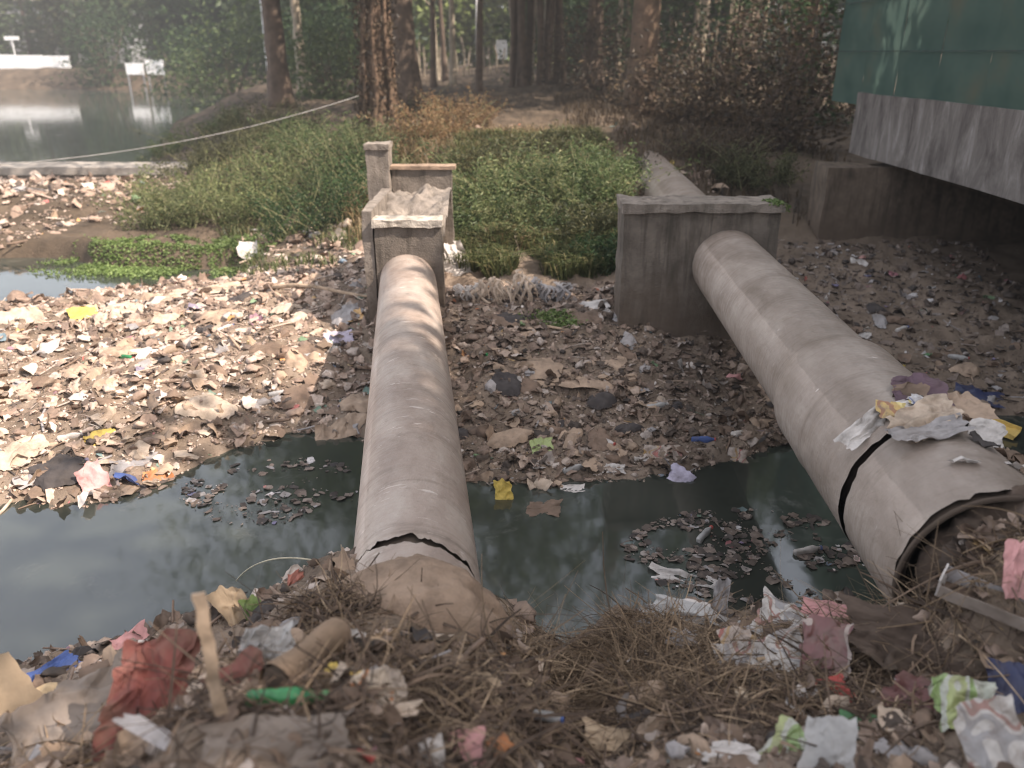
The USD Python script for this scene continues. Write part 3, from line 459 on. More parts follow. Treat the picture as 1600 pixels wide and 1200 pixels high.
# thin poles, posts and things across the pond
for px, py, y, r, lb in ((745, 105, 60, .07, 'tall thin white pole standing in the sunlit clearing'), (418, 112, 60, .07, 'thin grey pole left of the straight dark trunk')):
    q_ = at(px, py, y=y); t = thing('pole', lb, 'pole', on(q_[0], y)); obj('shaft', tube([(0, 0, -.3), (.05, 0, 5), (.1, 0, 11)], [r, r, r * .8], 8), 'white_paint', t, True); obj('base_collar', tube([(0, 0, -.2), (0, 0, .35)], r * 1.7, 10), 'concrete', t)
POSTS = (648, 655, 662, 676, 688, 697, 706, 714, 724, 733, 757, 766, 775, 652, 788, 797)
for k, px in enumerate(POSTS):
    y = 62 + R_.uniform(-3, 3); q_ = at(px, 100, y=y); h = R_.uniform(1.6, 2.6); p = on(q_[0], y)
    tag(obj('fence_post', tube([(p[0], p[1], p[2] - .2), (p[0] + R_.uniform(-.1, .1), p[1], p[2] + h * .6), (p[0] + R_.uniform(-.15, .15), p[1], p[2] + h)], [.07, .06, .045], 6), 'bark_pale', None, True), f'{ORD[sorted(POSTS).index(px)]} from left of sixteen pale wooden fence posts across the clearing', 'post', 'fence posts across the clearing')
q_ = at(784, 90, y=64); p = on(q_[0], 64); t = thing('notice_board', 'small white board on two legs at the back of the clearing', 'board', p)
obj('panel', box((-.42, -.03, .9), (.42, .03, 2.2)), 'white_paint', t); obj('leg', box((-.40, -.029, -.2), (-.32, .029, .897)), 'wood_pale', t); obj('leg', box((.32, -.029, -.2), (.40, .029, .897)), 'wood_pale', t)
q_ = at(40, 104, y=96); gw = thing('boundary_wall', 'long low white wall on the far bank of the pond', 'wall', (q_[0], 96, 0)); 
for k in range(4): obj('wall_panel', box((-7 + 3 * k + .02, 0, 1.6), (-4 + 3 * k - .02, .25, 3.55 - .06 * k)), 'white_paint', gw)
obj('wall_base', box((-7, .02, -.2), (5, .3, 1.597)), 'grey_wall', gw)
t = thing('sign', 'small white T-shaped sign above the low white wall', 'sign', (at(18, 60, y=99)[0], 99, 0)); obj('post', box((-.06, -.05, 1.5), (.06, .05, 4.997)), 'white_paint', t); obj('board', box((-.8, -.09, 5.0), (.8, .09, 5.4)), 'white_paint', t)
for px, w, h, lb in ((211, .9, 1.1, 'left of two white panels on the far pond bank by the dark bush'), (243, .9, 1.4, 'right of two white panels on the far pond bank by the dark bush')):
    q_ = at(px, 110, y=88); z0 = 1.2; t = thing('white_panel', lb, 'panel', (q_[0], 88, z0)); obj('sheet', box((-w, -.05, .4), (w, .05, .4 + h)), 'white_paint', t); obj('leg', box((-w + .05, -.04, -2.2), (-w + .17, .04, .397)), 'grey_wall', t); obj('leg', box((w - .17, -.04, -2.2), (w - .05, .04, .397)), 'grey_wall', t)
bd = thing('far_building', 'hazy grey flat-roofed building beyond the far bank at the left edge', 'building', (-66, 118, 0)); obj('wall', box((-14, 0, 0), (14, 10, 10)), 'grey_wall', bd); obj('roof', box((-14.4, -.4, 10.003), (14.4, 10.4, 10.5)), 'concrete', bd)
for i in range(6):
    for j in range(2):
        w = obj('window', box((-12 + 4.2 * i, -.08, 2.4 + 4 * j), (-10 + 4.2 * i, -.004, 4.2 + 4 * j)), 'black_rubber', bd); obj('frame', cat_([box((-12.12 + 4.2 * i, -.1, 2.28 + 4 * j), (-9.88 + 4.2 * i, -.003, 2.397 + 4 * j)), box((-12.12 + 4.2 * i, -.1, 4.203 + 4 * j), (-9.88 + 4.2 * i, -.003, 4.32 + 4 * j))]), 'concrete_pale', w)
q0, q1 = at(-90, 262, y=16.5), at(560, 150, y=19.0); s = np.linspace(0, 1, 40)[:, None]
tag(obj('cable', tube(q0 + (q1 - q0) * s - np.hstack([0 * s, 0 * s, .30 * 4 * s * (1 - s)]), .010, 6), 'cable'), 'thin pale cable sagging across the pond to the vine-covered trunk', 'cable')
# tall unseen trees added beyond the bridge and behind the photographer to shade the drain
for k, (x, y, h, cz, rx, rz) in enumerate([(12.5, -7, 15, 9.2, 4.2, 5.2), (12.8, -2.8, 15, 9.2, 4, 5.2), (12.2, .8, 15, 9.0, 4, 5.2), (12.8, 4.0, 14, 8.0, 3.8, 4.8), (13.5, 7.5, 12, 6.4, 3.6, 4.0), (17, -5, 16, 10, 4.5, 5.5), (17.5, 1, 16, 9.8, 4.5, 5.5), (15, 11, 10, 6, 3.5, 3.6), (13.5, 14.5, 12, 7, 3.6, 4.5), (17, 17.5, 13, 8, 4, 5), (21, 23, 14, 9, 5, 5)]):
    tree((x, y, 1.2), h * .72, .32, (cz + 1.5, rx, rx, rz), f'{ORD[k]} leafy added shade tree beyond the bridge, counted away from the photographer', 'leaf_mid', 'bark', 9500, .46, name='tree', group='added shade trees beyond the bridge', seed=400 + k, clumps=150, spread=.13)

# shrubs and grass of the far bank
def weed(loc, rx, ry, h, label, leaf, n=46, lsize=.08, seed=0, name='weed_clump', lean=.5):
    """loose stems of unequal height that carry leaves along their length"""
    rng = np.random.default_rng(seed + 7000); t = thing(name, label, 'weeds', loc); st, cs = [], []
    for k in range(n):
        r, a = math.sqrt(rng.uniform(0, 1)), rng.uniform(0, 6.28); b_ = np.array([rx * r * math.cos(a), ry * r * math.sin(a), 0]); b_[2] = gz(loc[0] + b_[0], loc[1] + b_[1]) - loc[2]
        hh = h * rng.uniform(.35, 1.75) * (1.1 - .4 * r); d = np.array([rng.normal(0, lean), rng.normal(0, lean), 1]) * hh; u = np.linspace(0, 1, 7)[:, None]; droop = rng.uniform(.05, .4) * hh
        p = b_ + d * u + np.array([math.cos(a), math.sin(a), -.8]) * droop * u ** 2.2; st.append(tube(p, np.linspace(.009, .003, 7), 4, False))
        m_ = int(rng.integers(40, 85)); q_ = rng.uniform(.12, 1.03, m_); c_ = np.stack([np.interp(q_, u[:, 0], p[:, j]) for j in range(3)], 1); cs.append(c_ + rng.normal(0, lsize * .9, (m_, 3)))
    tag(obj('stems', cat_(st), 'stem_green', t, True), kind='stuff'); v, f = leaves(np.vstack(cs), lsize * .9, rng, .1, .34); obj('foliage', T(v, f), leaf, t); return t
for k, (px, py, rx, rz, lf, lb) in enumerate([
        (330, 345, 1.25, .85, 'leaf_shrub', 'bright green leafy shrub sprawling on the bank beside the pond'), (280, 330, .9, .6, 'leaf_shrub', 'low green shrub at the pond end of the left bank'), (430, 335, 1.2, .72, 'leaf_shrub', 'green shrub in the middle of the left bank'),
        (515, 345, .95, .8, 'leaf_dark', 'dark green shrub pressed against the left support'), (545, 300, .75, .8, 'leaf_mid', 'taller leafy plant behind the left support'), (470, 290, 1.2, .5, 'leaf_mid', 'green plants higher up the left bank'), (395, 300, 1.0, .55, 'leaf_olive', 'olive green plants above the bright shrub'), (255, 345, .8, .5, 'leaf_shrub', 'small bright shrub at the left foot of the bank by the weed'),
        (745, 340, .55, .42, 'leaf_mid', 'leafy weed right of the left support at the foot of the slope'), (800, 310, .8, .42, 'leaf_shrub', 'light green weeds in the middle of the grass slope'), (870, 320, .7, .4, 'leaf_mid', 'green weeds on the right of the grass slope'), (930, 335, .5, .5, 'leaf_mid', 'leafy plant against the left corner of the right support'),
        (760, 270, .8, .4, 'leaf_olive', 'olive weeds high on the slope behind the left support'), (860, 255, .9, .4, 'leaf_olive', 'olive weeds high on the slope left of the buried pipe'), (940, 275, .6, .35, 'leaf_mid', 'green weeds beside the buried part of the wide pipe'),
        (670, 225, .8, .75, 'leaf_rust', 'rusty brown dry weeds above the left support'), (725, 200, .7, .7, 'leaf_rust', 'second rusty brown dry clump right of the big trunk'), (560, 262, .5, .6, 'leaf_olive', 'thin olive weeds at the foot of the big trunk'),
        (350, 250, 1.4, .5, 'leaf_olive', 'olive weeds on the pond bank above the shrubs'), (300, 225, 1.6, .55, 'leaf_mid', 'green weeds along the pond edge left of the dark trunk'), (400, 205, 1.8, .6, 'leaf_olive', 'dull weeds below the straight dark trunk'), (480, 230, 1.2, .5, 'leaf_mid', 'green weeds left of the big trunk'),
        (650, 178, 1.2, .5, 'leaf_brown', 'brown weeds on the forest floor right of the big trunk'), (1110, 262, .8, .4, 'leaf_brown', 'dead brown weeds behind the right support'), (840, 335, .8, .7, 'leaf_shrub', 'tall pale green bushy weed in the middle of the slope foot'), (905, 318, .7, .7, 'leaf_mid', 'tall bushy weed left of the right support'), (765, 318, .7, .65, 'leaf_mid', 'tall bushy weed beside the left support on its right'),
        (720, 372, .3, .3, 'leaf_mid', 'small leafy weed at the right foot of the left support'), (790, 366, .5, .36, 'leaf_shrub', 'light green weed spilling onto the rubbish at the slope foot'), (850, 362, .5, .34, 'leaf_mid', 'green weed spilling onto the rubbish at the middle of the slope foot'), (920, 372, .45, .4, 'leaf_olive', 'dull weed at the slope foot left of the right support'), (945, 420, .25, .3, 'leaf_dark', 'dark leafy plant low against the left face of the right support'),
        (1180, 285, .7, .5, 'leaf_olive', 'dull weeds between the right support and the bridge')]):
    p = ground(px, py); weed((p[0], p[1], p[2] - .02), rx * 1.15, rx * .95, rz * 1.15, lb, lf, int(30 + 38 * rx), .085, seed=40 + k)
def blades(P, h, rng, w=.012, lean=.5):
    n = len(P); a = rng.uniform(0, 6.28, n); d = np.stack([np.cos(a), np.sin(a), 0 * a], 1); s = np.stack([-np.sin(a), np.cos(a), 0 * a], 1)
    hh = (h * rng.uniform(.5, 1.4, n))[:, None]; l = (rng.uniform(.1, 1, n) * lean)[:, None] * hh; W = w * rng.uniform(.6, 1.4, n)[:, None]
    up = np.array([0, 0, 1.0]); b0, b1 = P - s * W, P + s * W; m_ = P + d * l * .35 + up * hh * .6; t_ = P + d * l + up * hh * (1 - .25 * lean)
    v = np.stack([b0, b1, m_ + s * W * .8, m_ - s * W * .8, t_], 1).reshape(-1, 3); i = np.arange(n)[:, None] * 5
    return T(v, np.vstack([i + [0, 1, 2], i + [0, 2, 3], i + [3, 2, 4]]))
def scatter(n, x0, x1, y0, y1, rng, keep=None):
    x, y = rng.uniform(x0, x1, n), rng.uniform(y0, y1, n); P = np.stack([x, y, H(x, y)], 1); k = P[:, 2] > .02
    if keep is not None: k &= keep(x, y)
    return P[k]
rng = np.random.default_rng(21)
nz = lambda x, y, s=.9, sd=3: meshkit.fbm(np.stack([x, y, 0 * x], -1) * s, 3, sd)
P = scatter(42000, -1.2, 2.2, 10.9, 18.5, rng, lambda x, y: (nz(x, y) > .30) & (x < 1.9) & (y > 10.6 + 2.6 * (nz(x, y, 1.6, 44) - .18) + .25 * np.sin(x * 5)))
tag(obj('grass', blades(P, .32, rng, .010, 1.3), 'grass_mix'), 'tangled green grass and weeds on the slope between the two supports', 'grass', kind='stuff')
P = scatter(16000, -9, -1.8, 12.5, 24, rng, lambda x, y: (nz(x, y, .8, 8) > .46) & (x > np.interp(y, LY, LX) - .2))
tag(obj('grass', blades(P, .22, rng, .012, 1.4), 'grass_mix'), 'green grass around the shrubs on the left bank', 'grass', kind='stuff')
P = scatter(9000, -3.2, 1.6, 12.0, 20, rng, lambda x, y: nz(x, y, .8, 12) + .1 * (y - 15) / 3 > .5)
tag(obj('grass', blades(P, .34, rng, .010, 1.3), 'grass_dry'), 'dry straw-coloured grass at the top of the slope and around the big trunk', 'grass', kind='stuff')
P = scatter(9000, 1.5, 7, 13.5, 32, rng, lambda x, y: nz(x, y, .7, 15) > .45)
tag(obj('grass', blades(P, .34, rng, .010, 1.5), 'leaf_brown'), 'dead brown undergrowth on the shaded slope left of the bridge', 'grass', kind='stuff')
def leaf_carpet(px, py, rx, ry, n, size, label):
    c = ground(px, py); a, r = rng.uniform(0, 6.28, n), np.sqrt(rng.uniform(0, 1, n)) * (1 + .25 * np.sin(3 * rng.uniform(0, 6.28, n)))
    x, y = c[0] + rx * r * np.cos(a), c[1] + ry * r * np.sin(a); ok = nz(x, y, 2.2, 6) > .40; x, y = x[ok], y[ok]
    P = np.stack([x, y, np.maximum(H(x, y), 0) + rng.uniform(.005, .07, len(x))], 1)
    v, f = leaves(P, size, rng, .0, .7); v[:, 2] = np.maximum(v[:, 2], .006); tag(obj('water_weed', T(v, f), 'weed_green'), label, 'weeds', kind='stuff')
leaf_carpet(248, 390, 2.0, .85, 11000, .05, 'bright green floating weed beside the far rubble at left'); leaf_carpet(865, 503, .36, .2, 700, .045, 'small bright green weed patch on the rubbish between the pipes')

# ------------------------------------------------------------------ rubbish
ZONES = {  # name: (x0, x1, y0, y1, count, size range, words)
    'left': (-7.6, -.9, 5.4, 13.2, 24000, (.04, .20), 'on the sunlit rubbish heap left of the narrow pipe'),
    'middle': (-.9, 2.9, 6.0, 10.8, 16000, (.03, .155), 'on the rubbish heap between the two pipes'),
    'right': (2.5, 7.6, 6.6, 13.2, 9500, (.03, .15), 'in the shade between the wide pipe and the bridge'),
    'far': (-14, 4.5, 13.2, 22.5, 12000, (.08, .34), 'on the far bank beyond the pipe supports'),
    'near': (-3.4, 3.4, 1.3, 3.95, 11000, (.026, .15), 'in the foreground rubbish heap')}
def sheets(n_, rng, size, g=5, crump=.35):
    """n_ crumpled pieces of g x g points each, about size metres across"""
    u, w = np.meshgrid(np.linspace(-.5, .5, g), np.linspace(-.5, .5, g), indexing='ij'); mm, rd_ = np.maximum(np.abs(u), np.abs(w)), np.hypot(u, w) + 1e-9; kk = .35 + .65 * mm / rd_; uv = np.stack([u * kk, w * kk], -1).reshape(1, -1, 2)
    asp = rng.uniform(.3, 1.0, (n_, 1)); P = np.repeat(uv, n_, 0) + rng.normal(0, .045, (n_, g * g, 2)) * (rng.uniform(.3, 1.6, (n_, 1, 1)))
    x, y = P[..., 0], P[..., 1] * asp; z = np.zeros_like(x)
    for k in range(3):
        a, fr, ph = rng.uniform(0, 6.28, (n_, 1)), rng.uniform(1.0, 3.2, (n_, 1)), rng.uniform(0, 1, (n_, 1))
        z += np.abs(((x * np.cos(a) + y * np.sin(a)) * fr + ph) % 1 - .5) * rng.uniform(.3, 1, (n_, 1)) * crump
    cv = rng.normal(0, 1.0, (n_, 1)); z += cv * x * x * .9 + rng.normal(0, .8, (n_, 1)) * y * y * .8 + rng.normal(0, .03, z.shape)
    V = np.stack([x, y, z - z.mean(1, keepdims=True)], -1) * np.asarray(size).reshape(-1, 1, 1)
    I_ = np.arange(g * g).reshape(g, g); q_ = np.stack([I_[:-1, :-1], I_[1:, :-1], I_[1:, 1:], I_[:-1, 1:]], -1).reshape(-1, 4)
    return V, np.vstack([q_[:, [0, 1, 2]], q_[:, [0, 2, 3]]])
def lumps(n_, rng, size):
    s = trimesh.creation.icosphere(1); b = np.asarray(s.vertices); sc = np.stack([rng.uniform(.35, .6, n_), rng.uniform(.25, .5, n_), rng.uniform(.15, .35, n_)], -1)[:, None]
    V = (b[None] * (1 + rng.normal(0, .26, (n_, len(b), 1))) + rng.normal(0, .12, (n_, len(b), 3))) * sc * np.asarray(size).reshape(-1, 1, 1); return V, np.asarray(s.faces)
def sticks(n_, rng, size):
    k = 5; s = np.linspace(-.5, .5, k); bend = rng.normal(0, .10, (n_, 1, 2)); L = np.asarray(size).reshape(-1, 1) * 2.2
    c = np.stack([s[None] * L, bend[..., 0] * (s[None] ** 2) * L * 2, 0 * s[None] * L + bend[..., 1] * s[None] ** 2 * L], -1)
    r = np.asarray(size).reshape(-1, 1, 1) * rng.uniform(.03, .09, (n_, 1, 1)); an = np.arange(4) * math.pi / 2
    ring = np.stack([0 * an, np.cos(an), np.sin(an)], -1)
    V = (c[:, :, None] + r[..., None] * ring[None, None]).reshape(n_, -1, 3); f = []
    for i in range(k - 1):
        for j in range(4):
            q_ = [i * 4 + j, i * 4 + (j + 1) % 4, (i + 1) * 4 + (j + 1) % 4, (i + 1) * 4 + j]; f += [[q_[0], q_[1], q_[2]], [q_[0], q_[2], q_[3]]]
    f += [[0, 2, 1], [0, 3, 2], [16, 17, 18], [16, 18, 19]]
    return V, np.array(f)
def rots(n_, rng, tilt):
    yaw, tl, ax = rng.uniform(0, 6.28, n_), np.abs(rng.normal(0, tilt, n_)), rng.uniform(0, 6.28, n_)
    k = np.stack([np.cos(ax), np.sin(ax), 0 * ax], 1); c, s = np.cos(tl)[:, None, None], np.sin(tl)[:, None, None]
    K = np.zeros((n_, 3, 3)); K[:, 0, 1], K[:, 0, 2], K[:, 1, 0], K[:, 1, 2], K[:, 2, 0], K[:, 2, 1] = -k[:, 2], k[:, 1], k[:, 2], -k[:, 0], -k[:, 1], k[:, 0]
    A = np.eye(3)[None] + s * K + (1 - c) * (K @ K); B = np.zeros((n_, 3, 3)); B[:, 0, 0] = B[:, 1, 1] = np.cos(yaw); B[:, 0, 1], B[:, 1, 0], B[:, 2, 2] = -np.sin(yaw), np.sin(yaw), 1
    return A @ B
KIND = {'plastic_scrap': ('crumpled', 'plastic scrap', 'plastic'), 'stone_lump': ('muddy', 'rubble lump', 'rubble'), 'loose_stick': ('thin', 'loose stick', 'stick')}
names, probs = ['beige', 'tan', 'brown', 'grey', 'white', 'dark', 'red', 'blue', 'yellow', 'green', 'pink', 'orange'], np.array([.29, .36, .22, .06, .035, .025, .006, .005, .007, .005, .010, .005])
pieces = []
for zi, (zn, (x0, x1, y0, y1, cnt, (s0, s1), where)) in enumerate(ZONES.items()):
    rng = np.random.default_rng(900 + zi); merged = []
    for kind, share in (('plastic_scrap', .60), ('stone_lump', .22), ('loose_stick', .18)):
        n_ = int(cnt * share); x, y = rng.uniform(x0, x1, n_), rng.uniform(y0, y1, n_); h = H(x, y)
        ok = h > (-.03 if zn != 'near' else .1)
        if zn == 'far': ok &= (h > 0) & (((x < -5) & (y > 15.0) & (y < 22) & (x < np.interp(y, LY, LX) + 1.5)) | (rng.uniform(0, 1, n_) < np.clip(.9 - (y - 13.2) / 4, .03, 1))) & ~((np.abs(x + 7.2) < 2.0) & (y > 14.6) & (y < 17))
        if zn == 'middle': ok &= ~((np.abs(x + .066 + .1267 * y) < .3))
        if zn == 'right': ok &= (np.abs(x - 2.09 - .044 * y) > .35)
        if zn == 'near': ok &= ~((np.abs(x + .42) < .36) & (y > 2.65)) & ~((x > .25) & (x < .95) & (y > 2.5) & (rng.uniform(0, 1, n_) < .7))
        x, y, h = x[ok], y[ok], h[ok]; n_ = len(x); size = .7 * s0 * (1.25 * s1 / s0 / .7) ** (rng.uniform(0, 1, n_) ** 3.4)
        if kind == 'loose_stick': size *= .8
        if kind == 'stone_lump': size *= .8
        V, f = {'plastic_scrap': lambda: sheets(n_, rng, size, 6 if zn == 'near' else 5), 'stone_lump': lambda: lumps(n_, rng, size), 'loose_stick': lambda: sticks(n_, rng, size)}[kind]()
        Rm = rots(n_, rng, .55 if kind == 'plastic_scrap' else .25); V = np.einsum('nij,nkj->nki', Rm, V)
        lift = np.clip(-V[..., 2].min(1), 0, None) * rng.uniform(.0, .62, n_)
        cpos = np.stack([x, y, np.maximum(h, 0) + lift], 1); V = V + cpos[:, None]
        pj = proj(cpos); inside = (pj[:, 0] > -20) & (pj[:, 0] < 1620) & (pj[:, 1] > -20) & (pj[:, 1] < 1215)
        pix = np.where(inside, size / pj[:, 2] * FPX, 0)
        quota = {'plastic_scrap': {'left': 80, 'middle': 55, 'right': 35, 'far': 40, 'near': 90}, 'stone_lump': {'left': 45, 'middle': 30, 'right': 15, 'far': 20, 'near': 35}, 'loose_stick': {'left': 25, 'middle': 20, 'right': 12, 'far': 12, 'near': 30}}[kind][zn]
        order = np.argsort(-pix)[:quota]; rest = np.setdiff1d(np.arange(n_), order)
        for i in order:
            pz = probs * ([1] * 12 if zn in ('left', 'far') else [.45, .9, 2.2, 1, .45, 2.2] + [1] * 6); cn = names[rng.choice(len(names), p=pz / pz.sum())]  # pieces in shaded zones draw darker colours, the shade put into them
            if kind != 'plastic_scrap': cn = (['beige', 'tan', 'brown', 'grey'] if zn in ('left', 'far') else ['tan', 'brown', 'brown', 'grey'])[rng.integers(4)]
            adj, noun, c_ = KIND[kind]
            pieces.append((obj(kind, (V[i], f), 'scrap_' + cn, None, 50 if kind == 'stone_lump' else True), kind, cn, where, pj[i], pix[i]))
        vv = V[rest].reshape(-1, 3); ff = (f[None] + (np.arange(len(rest)) * V.shape[1])[:, None, None]).reshape(-1, 3); merged.append((vv, ff))
    off, vs, fs = 0, [], []
    for vv, ff in merged: vs.append(vv); fs.append(ff + off); off += len(vv)
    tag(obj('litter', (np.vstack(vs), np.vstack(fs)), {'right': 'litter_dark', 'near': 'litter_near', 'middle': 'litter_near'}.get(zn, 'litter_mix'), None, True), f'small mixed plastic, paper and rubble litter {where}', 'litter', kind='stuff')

LAND = [(248, 1068, 'the large red cloth'), (372, 1082, 'the small red cloth'), (150, 1140, 'the folded muddy cloth'), (430, 1175, 'the sodden cloth'), (20, 1078, 'the standing cardboard flap'), (262, 1165, 'the grey strap'), (418, 1008, 'the silvery bag'), (490, 1040, 'the cardboard roll'), (450, 1100, 'the green bottle'),
        (600, 1100, 'the orange packet'), (665, 970, 'the muddy pipe collar'), (700, 1180, 'the mauve sheet'), (745, 1095, 'the folded tan card'), (965, 1172, 'the creased tan sheet'), (970, 1040, 'the straw clump'), (1090, 980, 'the grey sack'), (1152, 1018, 'the orange-red wrapper'), (1190, 1060, 'the spread grey sheet'), (1287, 1005, 'the maroon packet'),
        (1300, 1090, 'the crumpled red wrapper'), (1290, 1160, 'the paper wedge'), (1440, 1020, 'the rotting log'), (1540, 950, 'the crushed carton'), (1545, 1140, 'the white bag'), (1440, 1105, 'the maroon rag'), (560, 600, "the narrow pipe's left side"), (715, 600, "the narrow pipe's right side"), (530, 540, 'the lavender scrap'), (246, 748, 'the orange wrapper'),
        (120, 800, 'the left water edge'), (420, 690, 'the bay of water'), (250, 630, 'the cream bag'), (40, 505, 'the big pale sheet'), (130, 495, 'the yellow scrap'), (330, 455, 'the long pale sheet'), (150, 690, 'the yellow-orange wrapper'), (40, 640, 'the left picture edge'), (400, 560, 'the middle of the left heap'), (500, 465, 'the long pale branch'),
        (1036, 712, 'the red and orange wrapper'), (1147, 718, 'the pink packet'), (787, 766, 'the yellow cup'), (846, 703, 'the green-yellow bag'), (905, 588, 'the flat brown sheet'), (865, 503, 'the small weed patch'), (928, 484, 'the white foam block'), (1010, 500, 'the right support'), (778, 432, 'the pale sacking'), (1100, 620, "the wide pipe's left side"),
        (1342, 413, 'the small white bowl'), (1342, 524, 'the white strip'), (1458, 628, 'the torn white bag'), (1530, 622, 'the dark blue sheet'), (1500, 500, 'the bridge shadow'), (1250, 420, 'the bridge abutment'), (60, 340, 'the grey ledge'), (160, 350, 'the far rubble'), (245, 393, 'the floating weed'), (400, 350, 'the left bank shrubs'), (470, 400, 'the left support'), (1120, 290, 'the back of the right support'), (820, 370, 'the foot of the grass slope')]
LXY = np.array([l[:2] for l in LAND], float); heaps = {}
def label_heap(pieces):
    heaps = {}
    for pc in pieces:
        d = np.hypot((LXY[:, 0] - pc[4][0]), (LXY[:, 1] - pc[4][1]) * 1.3); heaps.setdefault((pc[1], pc[2], LAND[int(np.argmin(d))][2]), []).append(pc)
    CNT = ['', 'one', 'two', 'three', 'four', 'five', 'six', 'seven', 'eight', 'nine', 'ten', 'eleven', 'twelve', 'thirteen', 'fourteen', 'fifteen', 'sixteen']
    for (kind, cn, lm), pcs in heaps.items():
        adj, noun, c_ = KIND[kind]; pcs.sort(key=lambda a: a[4][0]); n_ = len(pcs)
        for i, pc in enumerate(pcs):
            lab = f'{adj} {cn} {noun} beside {lm}' if n_ == 1 else f'{"left" if i == 0 else "right"} of two larger {cn} {noun}s beside {lm}' if n_ == 2 else f'{ORD[min(i, 15)]} from left of {CNT[min(n_, 16)]} larger {cn} {noun}s beside {lm}'
            tag(pc[0], lab, c_, f'larger {cn} {noun}s {pc[3]}')
label_heap(pieces)

# small floating bits on the water
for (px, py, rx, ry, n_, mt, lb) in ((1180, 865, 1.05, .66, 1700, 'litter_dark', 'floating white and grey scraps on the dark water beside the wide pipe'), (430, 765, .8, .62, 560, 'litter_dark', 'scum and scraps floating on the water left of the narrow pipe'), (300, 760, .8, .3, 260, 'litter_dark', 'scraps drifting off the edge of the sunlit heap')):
    c = ground(px, py); a, r = rng.uniform(0, 6.28, n_), np.sqrt(rng.uniform(0, 1, n_)); x, y = c[0] + rx * r * np.cos(a), c[1] + ry * r * np.sin(a)
    ok = nz(x, y, 3.2, 17) > .47; x, y = x[ok], y[ok]; n_ = len(x); V, f = sheets(n_, rng, .012 + .10 * rng.uniform(0, 1, n_) ** 3.2, 4, .25); V = np.einsum('nij,nkj->nki', rots(n_, rng, .2), V); V[..., 2] *= .5; V = V + np.stack([x, y, np.full(n_, .008)], 1)[:, None]
    ff = (f[None] + (np.arange(n_) * V.shape[1])[:, None, None]).reshape(-1, 3); tag(obj('floating_scraps', (V.reshape(-1, 3), ff), mt, None, True), lb, 'litter', kind='stuff')

# rubbish that fills the mouth of the wide pipe
c = axis_right(3.09) + [.10, 0, .0]; pg = trimesh.creation.icosphere(4); pv = np.asarray(pg.vertices) * [.43, .27, .43]
pg.vertices = pv * (1 + .55 * (meshkit.fbm(pv * 7, 4, 61) - .5))[:, None] + c; plug = thing('rubbish_plug', 'dark muddy rubbish packed into the open mouth of the wide pipe', 'rubbish'); obj('mud', pg, 'log_dark', plug, True)
n_ = 620; a, r = rng.uniform(0, 6.28, n_), np.sqrt(rng.uniform(0, 1, n_)); V, f = sheets(n_, rng, .03 + .17 * rng.uniform(0, 1, n_) ** 2.2, 5); V = np.einsum('nij,nkj->nki', rots(n_, rng, 1.0), V)
V = V + (c + np.stack([.43 * r * np.cos(a), -.285 * np.sqrt(1 - r * r * .96) + rng.uniform(-.05, .0, n_), .44 * r * np.sin(a)], 1))[:, None]
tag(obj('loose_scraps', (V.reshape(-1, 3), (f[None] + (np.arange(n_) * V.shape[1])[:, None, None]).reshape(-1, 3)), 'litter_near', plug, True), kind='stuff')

# mud-caked sheets and sacks lying flat on the heaps
def drape(x, y, w, l, rot, seed, n_=22):
    u, v = np.meshgrid(np.linspace(-1, 1, n_), np.linspace(-1, 1, n_), indexing='ij'); th_ = np.arctan2(v, u); m_ = np.maximum(np.abs(u), np.abs(v)); rd = np.hypot(u, v) + 1e-9
    q_ = .5 + .8 * meshkit.fbm(np.stack([np.cos(th_) * 1.5 + seed, np.sin(th_) * 1.5, 0 * th_], -1), 3, seed); u, v = u * m_ / rd * q_, v * m_ / rd * q_
    X_, Y_ = x + (u * w * math.cos(rot) - v * l * math.sin(rot)) / 2, y + (u * w * math.sin(rot) + v * l * math.cos(rot)) / 2; P = np.stack([X_, Y_, 0 * X_ + seed], -1)
    Z_ = np.maximum(base_h(X_, Y_), 0) * .35 + np.maximum(H(X_, Y_), 0) * .65 + .030 + (1 - np.abs(2 * meshkit.fbm(P * 7, 3, seed) - 1)) * .055 * min(1, max(w, l) * 2) - .05 * m_ ** 4
    I_ = np.arange(n_ * n_).reshape(n_, n_); q_ = np.stack([I_[:-1, :-1], I_[1:, :-1], I_[1:, 1:], I_[:-1, 1:]], -1).reshape(-1, 4); return T(np.stack([X_, Y_, Z_], -1).reshape(-1, 3), np.vstack([q_[:, [0, 1, 2]], q_[:, [0, 2, 3]]]))
rd = np.random.default_rng(31); DR = []
for zn, n_, (x0, x1, y0, y1), sz in (('left', 34, (-5.6, -1.6, 6.4, 11.8), (.22, .65)), ('middle', 22, (-.6, 1.6, 6.6, 9.4), (.16, .50)), ('right', 14, (3.0, 6.0, 7.8, 12.5), (.2, .5)), ('near', 22, (-2.0, 1.7, 2.1, 3.4), (.10, .30))):
    for k in range(n_):
        x, y = rd.uniform(x0, x1), rd.uniform(y0, y1)
        if H(x, y) < .06 or abs(x + .066 + .1267 * y) < .42 or abs(x - 2.09 - .044 * y) < .5: continue
        w = rd.uniform(*sz); l = w * rd.uniform(.4, .9); cn = ['tan', 'brown', 'grey', 'beige', 'dark', 'tan', 'brown'][rd.integers(7)] if zn == 'left' else ['brown', 'tan', 'grey', 'dark', 'brown', 'brown'][rd.integers(6)]  # sheets off the sunlit heap take darker colours, shade included
        pc_ = np.array([x, y, gz(x, y)]); pieces_px = proj(pc_); DR.append((obj('mud_caked_sheet', drape(x, y, w, l, rd.uniform(0, 3.14), 300 + len(DR)), 'scrap_' + cn, None, True), 'mud_caked_sheet', cn, ZONES[zn][6], pieces_px, 0))
